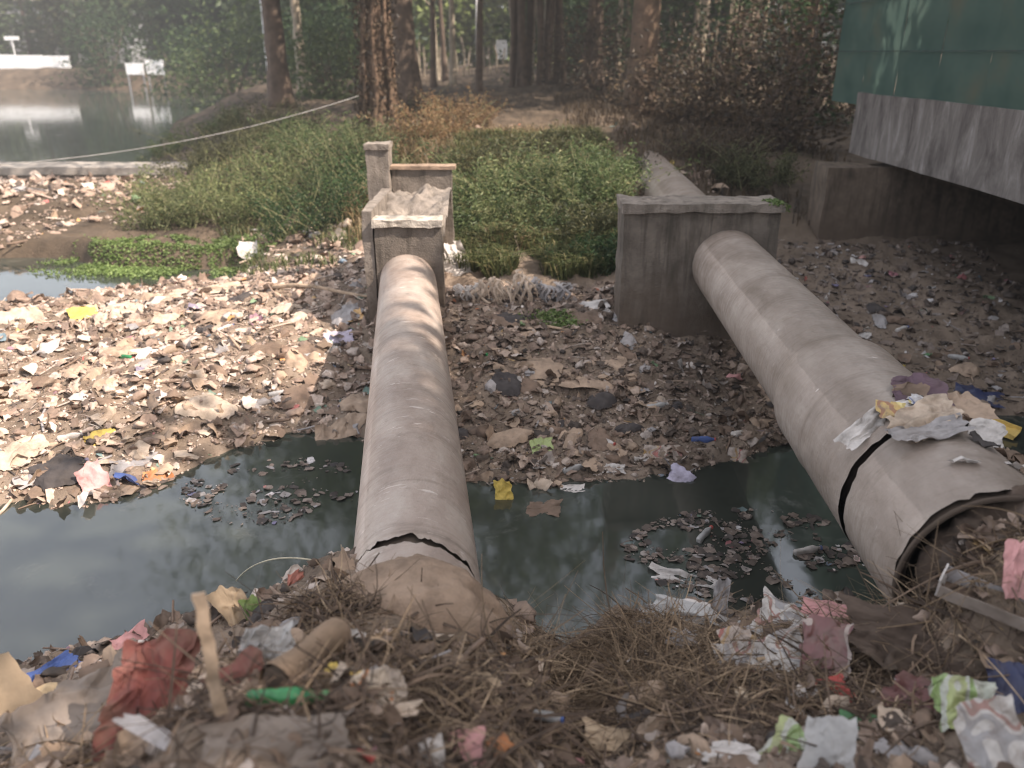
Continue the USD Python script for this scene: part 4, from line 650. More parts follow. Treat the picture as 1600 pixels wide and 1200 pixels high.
KIND['caught_scrap'] = ('caught', 'scrap', 'plastic')
for k in range(34):
    y, an = rd.uniform(3.1, 4.25), rd.uniform(-.15, 1.15) if k % 3 else rd.uniform(.5, 1.2); sz = rd.uniform(.05, .2); V, f = sheets(1, rd, [sz], 7); V = np.einsum('nij,nkj->nki', rots(1, rd, .6), V)[0]; o = axis_right(y) + (.452 + sz * .12) * np.array([math.sin(an), 0, math.cos(an)])
    cn = ['brown', 'tan', 'grey', 'dark', 'white', 'beige', 'brown', 'dark'][rd.integers(8)]; DR.append((obj('caught_scrap', (V + o, f), 'scrap_' + cn, None, True), 'caught_scrap', cn, 'on top of the wide pipe', proj(o), 0))
LAND += [(1420, 660, 'the dark purple rag'), (1480, 745, 'the beige cloth on the pipe'), (1560, 760, 'the top of the pipe mouth'), (1540, 690, 'the golden tray')]; LXY = np.array([l[:2] for l in LAND], float)
KIND['mud_caked_sheet'] = ('flat', 'mud-caked sheet', 'sheet'); label_heap(DR)

# ------------------------------------------------------------------ single pieces of rubbish one can point to
def print_mat(name, base, ink, ink2, sc):
    usdkit.material(stage, f'/World/Looks/{name}', {'t': ('texture_coordinate', {}), 'g': ('geometry', {}), 'mp': ('mapping', {'scale': sc, 'rotation': (.3, .2, .5)}), 'w': ('noise_texture', {'scale': 2.2, 'detail': .0, 'distortion': .6}),
        'r': ('rgb_ramp', {'interpolate': False, 'ramp': [(0, base), (.44, ink), (.52, base), (.57, ink2), (.63, base)]}), 'n': ('noise_texture', {'scale': 9.0, 'detail': 6.0, 'roughness': .7}), 'mr': ('map_range', {'from_min': .45, 'from_max': .65, 'to_max': .7, 'clamp': True}), 'mx': ('mix', {'color2': (.14, .10, .075)}),
        'p': ('principled_bsdf', {'roughness': .4, 'specular_ior_level': .5})}, [('t.generated', 'mp.vector'), ('mp.vector', 'w.vector'), ('w.fac', 'r.fac'), ('g.position', 'n.vector'), ('n.fac', 'mr.value'), ('r.color', 'mx.color1'), ('mr.result', 'mx.fac'), ('mx.color', 'p.base_color')], surface='p.BSDF')
print_mat('print_orange', (.50, .40, .30), (.42, .16, .05), (.50, .32, .07), (2.5, 2.5, 2.5)); print_mat('print_maroon', (.15, .06, .055), (.38, .30, .26), (.10, .04, .04), (2, 2, 2)); print_mat('print_lime', (.40, .40, .33), (.22, .30, .11), (.33, .36, .15), (2, 2, 2))
print_mat('print_white', (.44, .40, .36), (.27, .25, .24), (.30, .16, .13), (3, 3, 3)); print_mat('print_blue', (.52, .50, .50), (.10, .15, .32), (.45, .36, .12), (3, 3, 3)); print_mat('print_red', (.34, .27, .22), (.30, .08, .06), (.32, .20, .08), (3, 3, 3)); print_mat('print_gold', (.50, .33, .10), (.60, .48, .2), (.30, .13, .05), (2.5, 2.5, 2.5))
def hero_sheet(w, l, seed, n_=26, amp=.12, fold=3.0, curl=0.0, ragged=.06, sag=0.0):
    u, v = np.meshgrid(np.linspace(-.5, .5, n_), np.linspace(-.5, .5, n_), indexing='ij'); p = np.stack([u * fold + seed * 3.1, v * fold - seed * 1.7, 0 * u], -1)
    wv = np.stack([meshkit.fbm(p, 3, seed + k) - .5 for k in range(2)], -1); pw = p.copy(); pw[..., :2] += wv * 1.6
    z = 1 - np.abs(meshkit.noise(pw, seed) * 2 - 1) + .5 * (1 - np.abs(meshkit.noise(pw * 2.1, seed + 3) * 2 - 1)) + .6 * meshkit.noise(p * .6, seed + 5)
    z = (z - z.mean()) * amp * max(w, l); e = np.stack([meshkit.fbm(p * 1.3, 3, seed + 20 + k) - .5 for k in range(2)], -1) * ragged * 4
    th_ = np.arctan2(v, u); cr = meshkit.fbm(np.stack([np.cos(th_) * 1.4 + seed, np.sin(th_) * 1.4, 0 * th_ + seed * .7], -1), 3, seed + 40)
    k_ = 1 + (.62 + .75 * cr - 1) * np.clip(np.hypot(u, v) * 2, 0, 1) ** 1.0
    u, v = u * k_, v * k_
    x, y = (u + e[..., 0]) * w * 1.12, (v + e[..., 1]) * l * 1.12; z = z + curl * (u * u) * w - sag * (u * u + v * v) * max(w, l)
    I_ = np.arange(n_ * n_).reshape(n_, n_); q_ = np.stack([I_[:-1, :-1], I_[1:, :-1], I_[1:, 1:], I_[:-1, 1:]], -1).reshape(-1, 4)
    return T(np.stack([x, y, z], -1).reshape(-1, 3), np.vstack([q_[:, [0, 1, 2]], q_[:, [0, 2, 3]]]))
def put(mesh, p, tilt=0.0, rot=0.0, yaw=None):
    """turns a piece in its own plane by rot, raises its far edge by tilt, turns it to face the water's near side and sets it at p"""
    az = math.degrees(math.atan2(-p[0], p[1])) if yaw is None else yaw
    M = trimesh.transformations.rotation_matrix(math.radians(az), [0, 0, 1]) @ trimesh.transformations.rotation_matrix(math.radians(tilt), [1, 0, 0]) @ trimesh.transformations.rotation_matrix(math.radians(rot), [0, 0, 1])
    M[:3, 3] = p; mesh.apply_transform(M); return mesh
def depress(p): return math.atan2(CH - p[2], math.hypot(p[0], p[1]))
def hero(name, label, c_, px, py, wpx, hpx, color, tilt=20, rot=0, seed=1, base=None, lift=.015, **kw):
    p = (ground(px, py + (hpx * .42 if tilt > 40 else 0)) if base is None else np.array(base, float)); k = mpp(p)
    w, l = wpx * k, hpx * k / max(.35, math.sin(depress(p) + math.radians(tilt)))
    p = p + np.array([0, 0, lift + (l * .42 * math.sin(math.radians(tilt)) if tilt > 40 and base is None else 0)])
    return tag(obj(name, put(hero_sheet(w, l, seed, **kw), p, tilt, rot), 'scrap_' + color if color in COL else color, None, True), label, c_)

# foreground, left to right
hero('cloth', 'large dusty red cloth hanging over the foreground heap at left', 'cloth', 252, 1062, 112, 142, 'red_cloth', 48, -18, 3, n_=54, amp=.17, fold=3.2, ragged=.1)
hero('cloth', 'smaller dark red cloth bunched behind the upright wood strip', 'cloth', 372, 1082, 84, 78, 'red_cloth', 30, 12, 5, amp=.18, fold=2.5)
hero('paper', 'pinkish white paper corner sticking out above the red cloth', 'paper', 205, 1008, 50, 34, 'pink', 35, 10, 6, amp=.06)
hero('cloth', 'grey-brown muddy cloth lying in folds at the lower left corner', 'cloth', 150, 1140, 215, 150, 'muddy_cloth', 12, 14, 8, n_=46, amp=.14, fold=3.4)
hero('cloth', 'brown sodden cloth at the bottom edge below the green bottle', 'cloth', 430, 1175, 190, 85, 'muddy_cloth', 14, -10, 9, n_=40, amp=.10, fold=3)
hero('cardboard', 'tan cardboard flap standing at the left edge of the picture', 'cardboard', 12, 1078, 80, 95, 'card', 62, 16, 10, amp=.03, fold=1.2)
hero('plastic_sheet', 'blue plastic sheet at the water edge in the lower left', 'plastic', 86, 1050, 66, 26, 'blue', 10, 18, 11, amp=.1)
hero('strap', 'pale grey flat strap running down to the bottom edge left of the brown cloth', 'strap', 262, 1165, 24, 110, 'scrap_grey', 10, 32, 12, n_=20, amp=.03, fold=1)
hero('plastic_bag', 'crumpled silvery bag with dark creases right of the wood strip', 'plastic bag', 418, 1008, 66, 74, 'clear_grey', 45, -12, 13, n_=34, amp=.22, fold=4)
hero('paper', 'yellowish curled paper at the top of the wood strip', 'paper', 372, 945, 42, 60, 'card', 60, 25, 14, amp=.08, curl=1.2)
hero('leaf', 'pale green leaf beside the curled paper', 'leaf', 398, 950, 24, 34, 'weed_green', 50, 10, 15, amp=.05)
hero('paper', 'white torn paper tip right of the cardboard roll', 'paper', 548, 1014, 26, 44, 'white', 40, -35, 16, amp=.06)
hero('plastic_scrap', 'bright yellow sliver under the cardboard roll', 'plastic', 512, 1056, 30, 14, 'yellow', 20, 35, 17, amp=.06)
hero('plastic_sheet', 'mauve plastic sheet at the bottom edge of the picture', 'plastic', 720, 1180, 66, 55, 'pink', 25, 4, 18, amp=.08)
hero('plastic_scrap', 'small pinkish white block at the bottom edge left of the mauve sheet', 'plastic', 676, 1180, 34, 46, 'white', 45, 8, 19, amp=.1)
hero('cardboard', 'creased tan sheet below the straw clump', 'cardboard', 965, 1172, 100, 52, 'card', 22, -6, 20, n_=34, amp=.07)
hero('plastic_sheet', 'pale sheet edge at the bottom right of the tan sheet', 'plastic', 1135, 1185, 84, 36, 'white', 24, 14, 22, amp=.07)
hero('cardboard', 'folded tan card lying on the heap right of the orange packet', 'cardboard', 745, 1095, 60, 60, 'card', 38, 40, 23, amp=.06)
hero('cloth', 'large grey plastic sack with a pale patch at the top of the right foreground heap', 'sack', 1090, 980, 135, 58, 'clear_grey', 26, -6, 24, n_=40, amp=.10, fold=2.4)
hero('paper', 'white square label on the grey plastic sack', 'label', 1082, 972, 44, 26, 'white', 28, -6, 25, lift=.075, amp=.04)
hero('plastic_scrap', 'orange-red wrapper lying right of the grey plastic sack', 'wrapper', 1152, 1018, 48, 44, 'print_red', 30, 20, 26, lift=.04, amp=.10)
hero('plastic_sheet', 'pale grey plastic sheet spread below the orange-red wrapper', 'plastic', 1190, 1052, 118, 86, 'print_white', 28, 24, 27, n_=40, amp=.10, fold=2.8)
hero('plastic_sheet', 'whitish sheet on the heap left of the maroon packet', 'plastic', 1222, 978, 76, 60, 'print_white', 35, -20, 28, n_=30, amp=.10)
hero('packet', 'maroon packet lying near the middle of the right foreground', 'packet', 1287, 1005, 62, 78, 'print_maroon', 42, 6, 29, n_=30, amp=.10)
hero('plastic_sheet', 'pale pink sheet edge above the maroon packet', 'plastic', 1290, 966, 64, 24, 'pink', 35, 2, 30, lift=.05, amp=.05)
hero('plastic_scrap', 'crumpled red wrapper below the maroon packet', 'wrapper', 1300, 1090, 48, 44, 'red', 28, 40, 32, amp=.16)
hero('paper', 'pale grey wedge of paper near the bottom edge at right', 'paper', 1290, 1160, 62, 84, 'clear_grey', 50, 8, 33, amp=.05)
hero('packet', 'green and yellow packet at the bottom edge left of the paper wedge', 'packet', 1232, 1172, 56, 60, 'print_lime', 35, -25, 34, amp=.12)
hero('plastic_scrap', 'dull green plastic piece right of the paper wedge', 'plastic', 1345, 1145, 56, 44, 'green', 30, 15, 35, amp=.12)
hero('plastic_bag', 'white plastic bag slumped at the lower right corner', 'plastic bag', 1545, 1140, 82, 120, 'print_white', 48, 30, 36, n_=36, amp=.10, fold=2.2)
hero('packet', 'leafy lime green print packet on top of the white bag', 'packet', 1500, 1100, 82, 74, 'print_lime', 42, 22, 37, n_=30, amp=.18, lift=.05)
hero('plastic_sheet', 'dark navy plastic sheet at the right edge of the picture', 'plastic', 1585, 1110, 60, 130, 'navy', 38, 18, 38, amp=.08)
hero('cloth', 'pink cloth hanging at the right edge above the crushed carton', 'cloth', 1588, 885, 42, 84, 'pink', 62, 14, 39, amp=.1)
hero('cloth', 'dark brown cloth rolled over the heap at right', 'cloth', 1470, 1020, 250, 80, 'log_dark', 22, 4, 41, n_=46, amp=.12, fold=3)
hero('cloth', 'dark maroon rag in a hollow of the right foreground', 'rag', 1440, 1105, 90, 60, 'maroon', 16, -16, 42, amp=.12)
# upright strip of wood, roll, bottle, orange packet, carton, log
p = ground(352, 1128); k = mpp(p); L = 185 * k / math.cos(depress(p) - math.radians(10))
tag(obj('wood_strip', put(rough_box((-.5 * 19 * k, -.006, 0), (.5 * 19 * k, .012, L * .9), .02, .012, 51, 18), p + [0, -.02, .05], -12, 0), 'wood_pale', None, 40), 'pale splintered wood strip standing upright in front of the red cloth', 'wood')
a, b2 = ground(432, 1082) + [0, 0, .05], ground(528, 1008) + [0, 0, .06]; s = np.linspace(0, 1, 14)[:, None]
roll = thing('cardboard_roll', 'thick brown cardboard roll lying diagonally right of the red cloth', 'cardboard roll')
rm = tube(a + (b2 - a) * s, .062 * (1 + .05 * np.sin(s[:, 0] * 9)), 22, False); rm.vertices += (np.stack([meshkit.fbm(rm.vertices * 9, 3, 60 + j) - .5 for j in range(3)], 1)) * .03; obj('outer_wrap', rm, 'roll_brown', roll, True)
obj('inner_core', tube(a + (b2 - a) * (s * .98 + .01), .048, 18), 'pipe_inside', roll, True)
def lathe(prof, sides=20):
    prof = np.asarray(prof, float); an = np.linspace(0, 2 * math.pi, sides, endpoint=False); v = np.stack([prof[:, 0][:, None] * np.cos(an), prof[:, 0][:, None] * np.sin(an), np.repeat(prof[:, 1][:, None], sides, 1)], -1)
    I_ = np.arange(len(prof) * sides).reshape(len(prof), sides); J = np.roll(I_, -1, 1); q_ = np.stack([I_[:-1], J[:-1], J[1:], I_[1:]], -1).reshape(-1, 4); return T(v.reshape(-1, 3), np.vstack([q_[:, [0, 1, 2]], q_[:, [0, 2, 3]]]))
def aim(mesh, a, b_):
    d = np.asarray(b_) - a; d = d / np.linalg.norm(d); M = trimesh.geometry.align_vectors([0, 0, 1], d); M[:3, 3] = a; mesh.apply_transform(M); return mesh
a, b2 = ground(388, 1108) + [0, 0, .03], ground(515, 1100) + [0, 0, .035]; L = np.linalg.norm(b2 - a)
bo = thing('bottle', 'crushed bright green plastic bottle lying below the cardboard roll', 'bottle')
bm = lathe([(0, 0), (.028, .002), (.036, .012), (.037, L * .3), (.034, L * .36), (.037, L * .42), (.036, L * .68), (.026, L * .8), (.014, L * .87), (.013, L * .93)], 24); bm.vertices = bm.vertices * [1, .72, 1] + (np.stack([meshkit.fbm(bm.vertices * 28, 2, 70 + j) - .5 for j in range(3)], 1)) * .016
obj('body', aim(bm, a, b2), 'bottle_green', bo, True); obj('cap', aim(lathe([(0, L * .93), (.017, L * .931), (.018, L * .985), (.015, L), (0, L)], 18), a, b2), 'scrap_green', bo, 40)
BT = [(820, 1120, -20, 'clear_grey'), (1395, 1075, 15, 'clear_grey'), (90, 690, 20, 'scrap_white'), (300, 640, 70, 'clear_grey'), (190, 560, -30, 'bottle_green'), (420, 620, 10, 'clear_grey'), (340, 520, 50, 'scrap_white'), (60, 600, -60, 'scrap_blue'), (470, 560, 0, 'clear_grey'),
      (800, 650, 30, 'clear_grey'), (930, 690, -40, 'scrap_white'), (1010, 640, 10, 'clear_grey'), (760, 560, 70, 'bottle_green'), (1080, 690, -10, 'scrap_blue'), (880, 740, 20, 'clear_grey'), (1400, 520, 30, 'scrap_white'), (1480, 560, -30, 'clear_grey'), (1290, 470, 60, 'scrap_white'), (1240, 868, 10, 'scrap_white'), (1090, 850, 50, 'clear_grey')]
BW = {'clear_grey': 'cloudy clear', 'bottle_green': 'green', 'scrap_white': 'whitish', 'scrap_blue': 'blue'}; SEEN = {}
for k, (px, py, rot, mt) in enumerate(BT):
    p = ground(px, py) + [0, 0, .02]; lm = LAND[int(np.argmin(np.hypot(LXY[:, 0] - px, (LXY[:, 1] - py) * 1.3)))][2]; L = .16 if k < 2 else .24; d = np.array([math.cos(math.radians(rot)), math.sin(math.radians(rot)), .12]); key = (mt, lm); SEEN[key] = SEEN.get(key, 0) + 1
    bo2 = thing('bottle', f'crushed {BW[mt]} plastic bottle lying beside {lm}' + (', the farther one' if SEEN[key] > 1 else ''), 'bottle'); r_ = .15 * L
    bm = lathe([(0, 0), (r_ * .8, .002), (r_, L * .06), (r_, L * .3), (r_ * .9, L * .36), (r_, L * .42), (r_, L * .66), (r_ * .7, L * .8), (r_ * .38, L * .87), (r_ * .36, L * .93)], 16); bm.vertices = bm.vertices * [1, .7, 1] + (np.stack([meshkit.fbm(bm.vertices * 24, 2, 170 + 3 * k + j) - .5 for j in range(3)], 1)) * .02
    obj('body', aim(bm, p, p + d), mt, bo2, True); obj('cap', aim(lathe([(0, L * .93), (r_ * .48, L * .931), (r_ * .48, L * .99), (0, L)], 12), p, p + d), ('scrap_blue', 'scrap_red', 'scrap_white')[k % 3], bo2, 40)
p = ground(600, 1100); pk = thing('snack_packet', 'torn orange packet with pale edges in the middle foreground', 'packet', (0, 0, 0))
obj('wrapper', put(hero_sheet(72 * mpp(p), 66 * mpp(p), 81, 34, .16, 3.2), p + [0, 0, .05], 42, 6), 'print_orange', pk, True); obj('pale_edge', put(hero_sheet(90 * mpp(p), 20 * mpp(p), 82, 26, .06, 2), ground(602, 1122) + [0, 0, .03], 24, -4), 'scrap_beige', pk, True)
p = ground(1540, 950); k = mpp(p); ca = thing('carton', 'crushed pale carton lying open at the right edge below the pink cloth', 'carton')
for nm, lo, hi, mt in (('bottom', (-65, -20, 0), (65, 20, 2), 'scrap_brown'), ('side', (-65, -22, 0), (65, -20, 24), 'muddy_cloth'), ('side', (-65, 20, 0), (65, 22, 30), 'scrap_grey'), ('end_flap', (-68, -22, 0), (-65, 22, 34), 'scrap_white')):
    bx_ = rough_box(np.array(lo) * k, np.array(hi) * k, .03, .007, 91, 12); obj(nm, put(bx_, p + [0, 0, .01], 10, -6), mt, ca, 40)
a, b2 = ground(1330, 1000) + [0, 0, .0], ground(1640, 1010) + [0, 0, .03]; s = np.linspace(0, 1, 20)[:, None]
lg = tube(a + (b2 - a) * s + np.hstack([0 * s, 0 * s, .02 * np.sin(s * 7)]), .06 + .012 * np.sin(s[:, 0] * 11), 14); lg.vertices += (np.stack([meshkit.fbm(lg.vertices * 6, 4, 95 + j) - .5 for j in range(3)], 1)) * .06
tag(obj('log', lg, 'log_dark', None, True), 'rotting dark brown log lying across the right foreground', 'log')
# rubbish caught on the end of the wide pipe
def on_pipe(y, ang, r=.47): return axis_right(y) + r * np.array([math.sin(ang), 0, math.cos(ang)])
for nm, lb, c_, y, an, w, h, col, tilt, rot, sd in (
        ('plastic_scrap', 'long white plastic strip hanging over the gap in the wide pipe', 'plastic', 3.96, -.75, .10, .28, 'white', 30, -32, 43), ('packet', 'golden yellow packet on top of the wide pipe beside the white strip', 'packet', 4.0, -.38, .13, .12, 'print_gold', 26, 10, 44),
        ('cloth', 'beige cloth folded over the top of the wide pipe', 'cloth', 3.85, -.12, .20, .38, 'scrap_beige', 14, -34, 45), ('cloth', 'second pale cloth strip draped over the wide pipe below the beige cloth', 'cloth', 3.70, -.22, .13, .36, 'scrap_grey', 14, -50, 46),
        ('rag', 'dark purple rag bunched on top of the wide pipe', 'rag', 4.25, .12, .26, .26, 'purple_dark', 18, 20, 47), ('plastic_scrap', 'blue and white scrap beside the dark purple rag', 'plastic', 4.02, -.02, .13, .07, 'print_blue', 16, -20, 48), ('cloth', 'grey-beige cloth lying along the top right of the wide pipe', 'cloth', 4.05, .42, .30, .30, 'scrap_tan', 8, 30, 49),
        ('plastic_scrap', 'crumpled white cup-like scrap right of the beige cloth', 'plastic', 3.75, .45, .16, .13, 'white', 40, 0, 50)):
    tag(obj(nm, put(hero_sheet(w, h, sd, 26, .13, 2.6), on_pipe(y, an, .49), tilt, rot), 'scrap_' + col if col in COL else col, None, True), lb, c_)
tr = thing('tray', 'shallow golden tray lying at the right edge beyond the wide pipe', 'tray'); q_ = ground(1560, 678) + [0, 0, .05]; q_[2] = max(q_[2], gz(q_[0], q_[1]) + .03)
obj('base', put(rough_box((-.17, -.08, 0), (.17, .08, .015), .04, .008, 5, 16), q_, 14, -16), 'gold', tr, 40)
for sy in (-.092, .082): obj('edge', put(rough_box((-.17, sy, .002), (.17, sy + .01, .06), .04, .005, 6, 16), q_, 14, -16), 'gold', tr, 40)
# middle distance pieces
for nm, lb, c_, px, py, w, h, col, tilt, rot, sd in (
        ('plastic_bag', 'upper white plastic bag snagged beside the left support', 'plastic bag', 712, 402, 34, 56, 'white', 60, 12, 101), ('plastic_scrap', 'white foam block in front of the right support', 'foam', 928, 484, 46, 20, 'white', 30, 14, 105),
        ('plastic_scrap', 'lavender and white scrap on the heap left of the narrow pipe', 'plastic', 530, 532, 36, 20, 'lavender', 28, 6, 106), ('plastic_scrap', 'white twisted scrap below the lavender one', 'plastic', 516, 552, 30, 26, 'white', 35, -30, 107), ('wrapper', 'orange wrapper at the water edge of the left heap', 'wrapper', 246, 748, 38, 26, 'orange', 35, 0, 108),
        ('wrapper', 'red and orange wrapper at the edge of the middle heap', 'wrapper', 1036, 712, 52, 26, 'print_red', 26, 8, 109), ('wrapper', 'white-lavender plastic sheet at the water edge of the middle heap', 'plastic', 1062, 752, 36, 30, 'lavender', 24, -24, 110), ('packet', 'pink packet on the middle heap nearest the wide pipe', 'packet', 1147, 718, 38, 28, 'print_red', 30, 0, 111),
        ('cup', 'crushed yellow cup at the water edge beside the narrow pipe', 'cup', 787, 766, 24, 32, 'yellow', 62, 8, 112), ('plastic_scrap', 'pale green-yellow crumpled bag on the middle heap', 'plastic', 846, 703, 30, 30, 'lime_print', 35, 10, 113), ('plastic_scrap', 'white wrapper near the front of the middle heap', 'wrapper', 960, 734, 30, 14, 'white', 20, 0, 114),
        ('plastic_scrap', 'pale slip lying half in the water before the middle heap', 'plastic', 895, 766, 34, 12, 'white', 10, 10, 115), ('cardboard', 'brown sodden piece floating just off the middle heap', 'cardboard', 850, 797, 42, 22, 'brown', 8, 0, 116), ('foam', 'curved white foam floating between the pipes', 'foam', 1070, 906, 84, 18, 'white', 12, -4, 117),
        ('plastic_scrap', 'upright pale shard standing in the water between the pipes', 'plastic', 1125, 936, 22, 52, 'grey', 74, 4, 118), ('bowl', 'small white bowl in the shade right of the wide pipe', 'bowl', 1342, 413, 20, 12, 'white', 40, 0, 119), ('plastic_scrap', 'white strip at the foot of the wide pipe on its right', 'plastic', 1342, 524, 34, 9, 'white', 15, -4, 120),
        ('plastic_scrap', 'white torn bag right of the wide pipe near its bell', 'plastic', 1458, 628, 28, 22, 'white', 35, 0, 121), ('plastic_scrap', 'dark blue sheet in the shade at the right edge', 'plastic', 1530, 622, 60, 22, 'navy', 14, 0, 122), ('plastic_scrap', 'yellow scrap among the pale rubbish at left', 'plastic', 130, 495, 40, 26, 'yellow', 24, 0, 123),
        ('cloth', 'big pale sheet on the sunlit heap near the left edge', 'sheet', 38, 505, 54, 40, 'beige', 34, 8, 124), ('plastic_scrap', 'cream sheet in the middle of the sunlit heap', 'plastic', 238, 555, 44, 18, 'white', 28, 0, 125), ('plastic_scrap', 'cream crumpled bag lower in the sunlit heap', 'plastic', 248, 628, 30, 30, 'white', 38, 0, 126), ('plastic_scrap', 'yellow-orange wrapper on the sunlit heap above the water', 'wrapper', 155, 688, 44, 24, 'yellow', 24, 12, 127),
        ('cloth', 'pale pink rag at the front of the sunlit heap', 'rag', 148, 745, 36, 46, 'pink', 45, 14, 128), ('cloth', 'long pale sheet stretched along the back of the sunlit heap', 'sheet', 330, 455, 100, 16, 'beige', 22, -3, 129), ('plastic_scrap', 'greyish bag at the water edge right of the orange wrapper', 'plastic', 210, 728, 60, 24, 'grey', 26, -4, 130), ('stone', 'tan rock-like bundle at the foot of the narrow pipe', 'bundle', 520, 688, 44, 46, 'tan', 36, 6, 131),
        ('cloth', 'flat brown sheet lying on the middle heap', 'sheet', 905, 588, 140, 40, 'tan', 14, 4, 132), ('cloth', 'pale sandy sheet higher on the middle heap', 'sheet', 820, 572, 90, 36, 'tan', 16, -5, 133)):
    hero(nm, lb, c_, px, py, w, h, col, tilt, rot, sd, n_=20, amp=.14, fold=2.4)
def shredded(p, w, h, n_, seed):
    rng = np.random.default_rng(seed); out = []
    for k in range(n_):
        a = rng.normal(0, .35) + (1.3 if rng.uniform() < .12 else 0); x = rng.uniform(-.62, .62) * w; L = h * rng.uniform(.15, .8); u = np.linspace(0, 1, 9)[:, None]; top = p + np.array([x, rng.uniform(.0, .14), h * (.28 + .55 * float(meshkit.noise(np.array([x * 5 + seed, 0, 0]), 3)) + rng.uniform(-.08, .12))])
        path = top + np.hstack([np.sin(a) * L * u * .8 + .03 * np.sin(u * 7 + k), -.10 * np.sin(u * 2.6) - .05 * u, .03 * np.sin(u * 3.0) - L * u ** 1.4]); path[:, 2] = np.maximum(path[:, 2], H(path[:, 0], path[:, 1]) + .01)
        wd = w / n_ * rng.uniform(.6, 1.7) * (1 - .5 * u) + .006; sd = np.hstack([wd * math.cos(a), wd * .4 * np.sin(u * 9 + k), wd * math.sin(a) * .5]); v = np.stack([path - sd, path + sd * .1 + [0, -.012, .0], path + sd], 1).reshape(-1, 3); f = []
        for i in range(8):
            for j in range(2): b_ = i * 3 + j; f += [[b_, b_ + 1, b_ + 4], [b_, b_ + 4, b_ + 3]]
        out.append(T(v, f))
    return cat_(out)
for nm, lb, c_, px, py, w, h, mt, sd in (('sacking', 'pale shredded sacking hanging in strips right of the white sheet', 'sacking', 790, 474, .62, .52, 'scrap_beige', 801), ('rag', 'grey shredded rag hanging in strips right of the pale sacking', 'rag', 850, 470, .60, .40, 'scrap_grey', 840), ('plastic_bag', 'torn white plastic hanging in strips beside the left support', 'plastic bag', 728, 470, .24, .46, 'scrap_white', 860)):
    tag(obj(nm, shredded(ground(px, py), w, h, 46 if w > .3 else 16, sd), mt, None, True), lb, c_)
a, b2 = ground(425, 457) + [0, 0, .08], ground(592, 474) + [0, 0, .14]; s = np.linspace(0, 1, 16)[:, None]
tag(obj('branch', tube(a + (b2 - a) * s + np.hstack([0 * s, 0 * s, .05 * np.sin(s * 5)]), .035 * (1 - .5 * s[:, 0]), 8), 'wood_pale', None, True), 'long pale branch lying across the heap against the narrow pipe', 'branch')
a, b2, c2 = ground(372, 925) + [0, 0, .1], at(440, 872, y=3.9), at(565, 900, y=3.85); s = np.linspace(0, 1, 24)[:, None]
tag(obj('reed', tube((1 - s) ** 2 * a + 2 * s * (1 - s) * (b2 + [-.05, 0, .16]) + s * s * c2, .005, 6), 'reed', None, True), 'thin bent reed arching over the water left of the narrow pipe', 'reed')
a, b2 = ground(805, 505), ground(898, 523); tag(obj('branch', tube(a + (b2 - a) * s + [0, 0, .04], .016, 7), 'wood_pale', None, True), 'short pale stick along the edge of the small green weed patch', 'branch')

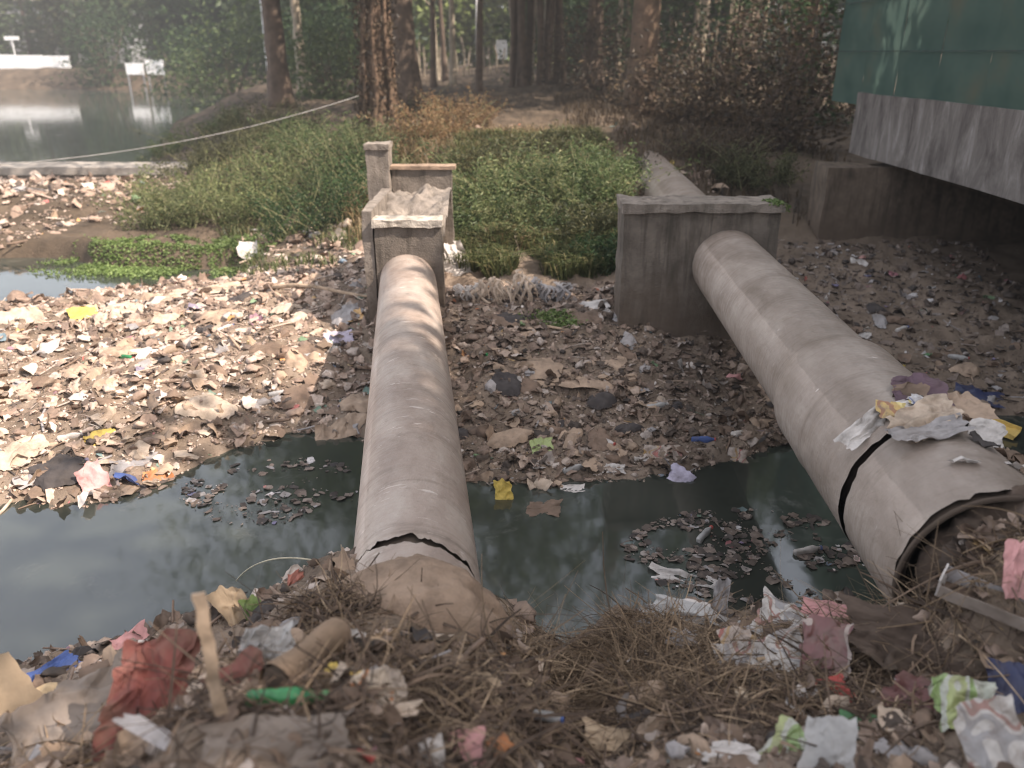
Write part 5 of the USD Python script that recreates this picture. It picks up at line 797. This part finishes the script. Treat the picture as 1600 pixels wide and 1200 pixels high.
# straw, roots and dry fibres
def fibres(n_, c, rx, ry, L, rng, r=.0022, up=.35, flow=(0, 0)):
    x, y = c[0] + rng.normal(0, rx, n_), c[1] + rng.normal(0, ry, n_); h = H(x, y); k = 6; s = np.linspace(0, 1, k)
    a = rng.uniform(0, 6.28, n_); el = rng.normal(.1, up, n_); rr0 = rng.uniform(0, 1, n_) ** 2; d = np.stack([np.cos(a) * np.cos(el) + flow[0], np.sin(a) * np.cos(el) + flow[1], np.sin(el)], 1); d /= np.linalg.norm(d, axis=1, keepdims=True)
    ll = L * rng.uniform(.4, 1.5, n_); w1 = rng.normal(0, .35, (n_, 3)); P0 = np.stack([x, y, h + rng.uniform(-.01, .05, n_)], 1)
    c_ = P0[:, None] + ll[:, None, None] * (d[:, None] * s[None, :, None] + w1[:, None] * (s[None, :, None] ** 2)); c_[..., 2] -= (ll[:, None] * s[None] ** 2 * .3)
    c_[..., 2] = np.maximum(c_[..., 2], H(c_[..., 0], c_[..., 1]) + .004)
    rr = r * (.5 + 2.2 * rr0); an = np.arange(3) * 2.094; sd = np.cross(d, [0, 0, 1.0]); sd /= np.linalg.norm(sd, axis=1, keepdims=True) + 1e-9; up_ = np.cross(sd, d)
    ring = np.cos(an)[None, :, None] * sd[:, None] + np.sin(an)[None, :, None] * up_[:, None]
    V = (c_[:, :, None] + ring[:, None] * rr[:, None, None, None] * (1 - .6 * s)[None, :, None, None]).reshape(n_, -1, 3); f = []
    for i in range(k - 1):
        for j in range(3):
            q_ = [i * 3 + j, i * 3 + (j + 1) % 3, (i + 1) * 3 + (j + 1) % 3, (i + 1) * 3 + j]; f += [[q_[0], q_[1], q_[2]], [q_[0], q_[2], q_[3]]]
    f = np.array(f); return T(V.reshape(-1, 3), (f[None] + (np.arange(n_) * k * 3)[:, None, None]).reshape(-1, 3))
rng = np.random.default_rng(77)
tag(obj('straw_clump', cat_([fibres(2600, ground(975, 1060), .27, .22, .26, rng, .0022, .16), fibres(700, ground(985, 990), .22, .09, .16, rng, .0016, .45), fibres(220, ground(980, 1040), .25, .2, .34, rng, .0042, .2)]), 'straw'), 'matted clump of brown straw and roots in the middle of the right foreground', 'straw', kind='stuff')
tag(obj('straw_clump', fibres(1500, ground(1400, 985), .35, .12, .22, rng), 'straw'), 'loose brown straw over the log and the foot of the wide pipe', 'straw', kind='stuff')
tag(obj('straw_clump', cat_([fibres(900, ground(700, 1080), .25, .2, .16, rng), fibres(700, ground(530, 950), .12, .08, .14, rng)]), 'straw'), 'dry fibres and roots around the muddy end of the narrow pipe', 'straw', kind='stuff')
tag(obj('straw_clump', fibres(900, ground(1240, 1110), .5, .2, .16, rng), 'straw'), 'thin straw scattered between the packets at the lower right', 'straw', kind='stuff')
tag(obj('root_mat', cat_([fibres(n_, ground(px, py), rx, ry, .2, rng, rr_, .25) for n_, px, py, rx, ry, rr_ in ((260, 545, 960, .16, .10, .004), (300, 690, 1080, .22, .14, .0035), (260, 830, 1110, .2, .16, .004), (260, 1390, 1010, .25, .10, .004), (240, 1350, 1120, .25, .12, .0035), (240, 600, 1150, .25, .12, .0035), (220, 330, 1090, .2, .14, .003), (240, 1130, 1120, .22, .12, .0035))]), 'roots'), 'tangled dark roots and stalks through the foreground heap', 'roots', kind='stuff')
tag(obj('straw_clump', fibres(500, ground(250, 1120), .5, .2, .16, rng), 'straw'), 'thin straw scattered over the muddy cloth at the lower left', 'straw', kind='stuff')

# thin dusty air over the drain and the woods
usdkit.material(stage, '/World/Looks/air', {'v': ('principled_volume', {'color': (.94, .92, .90), 'density': .0013, 'anisotropy': .3})}, volume='v.volume')
tag(obj('haze', box((-330, -70, -2.5), (330, 430, 30)), 'air'), 'thin dusty haze in the air', kind='stuff')
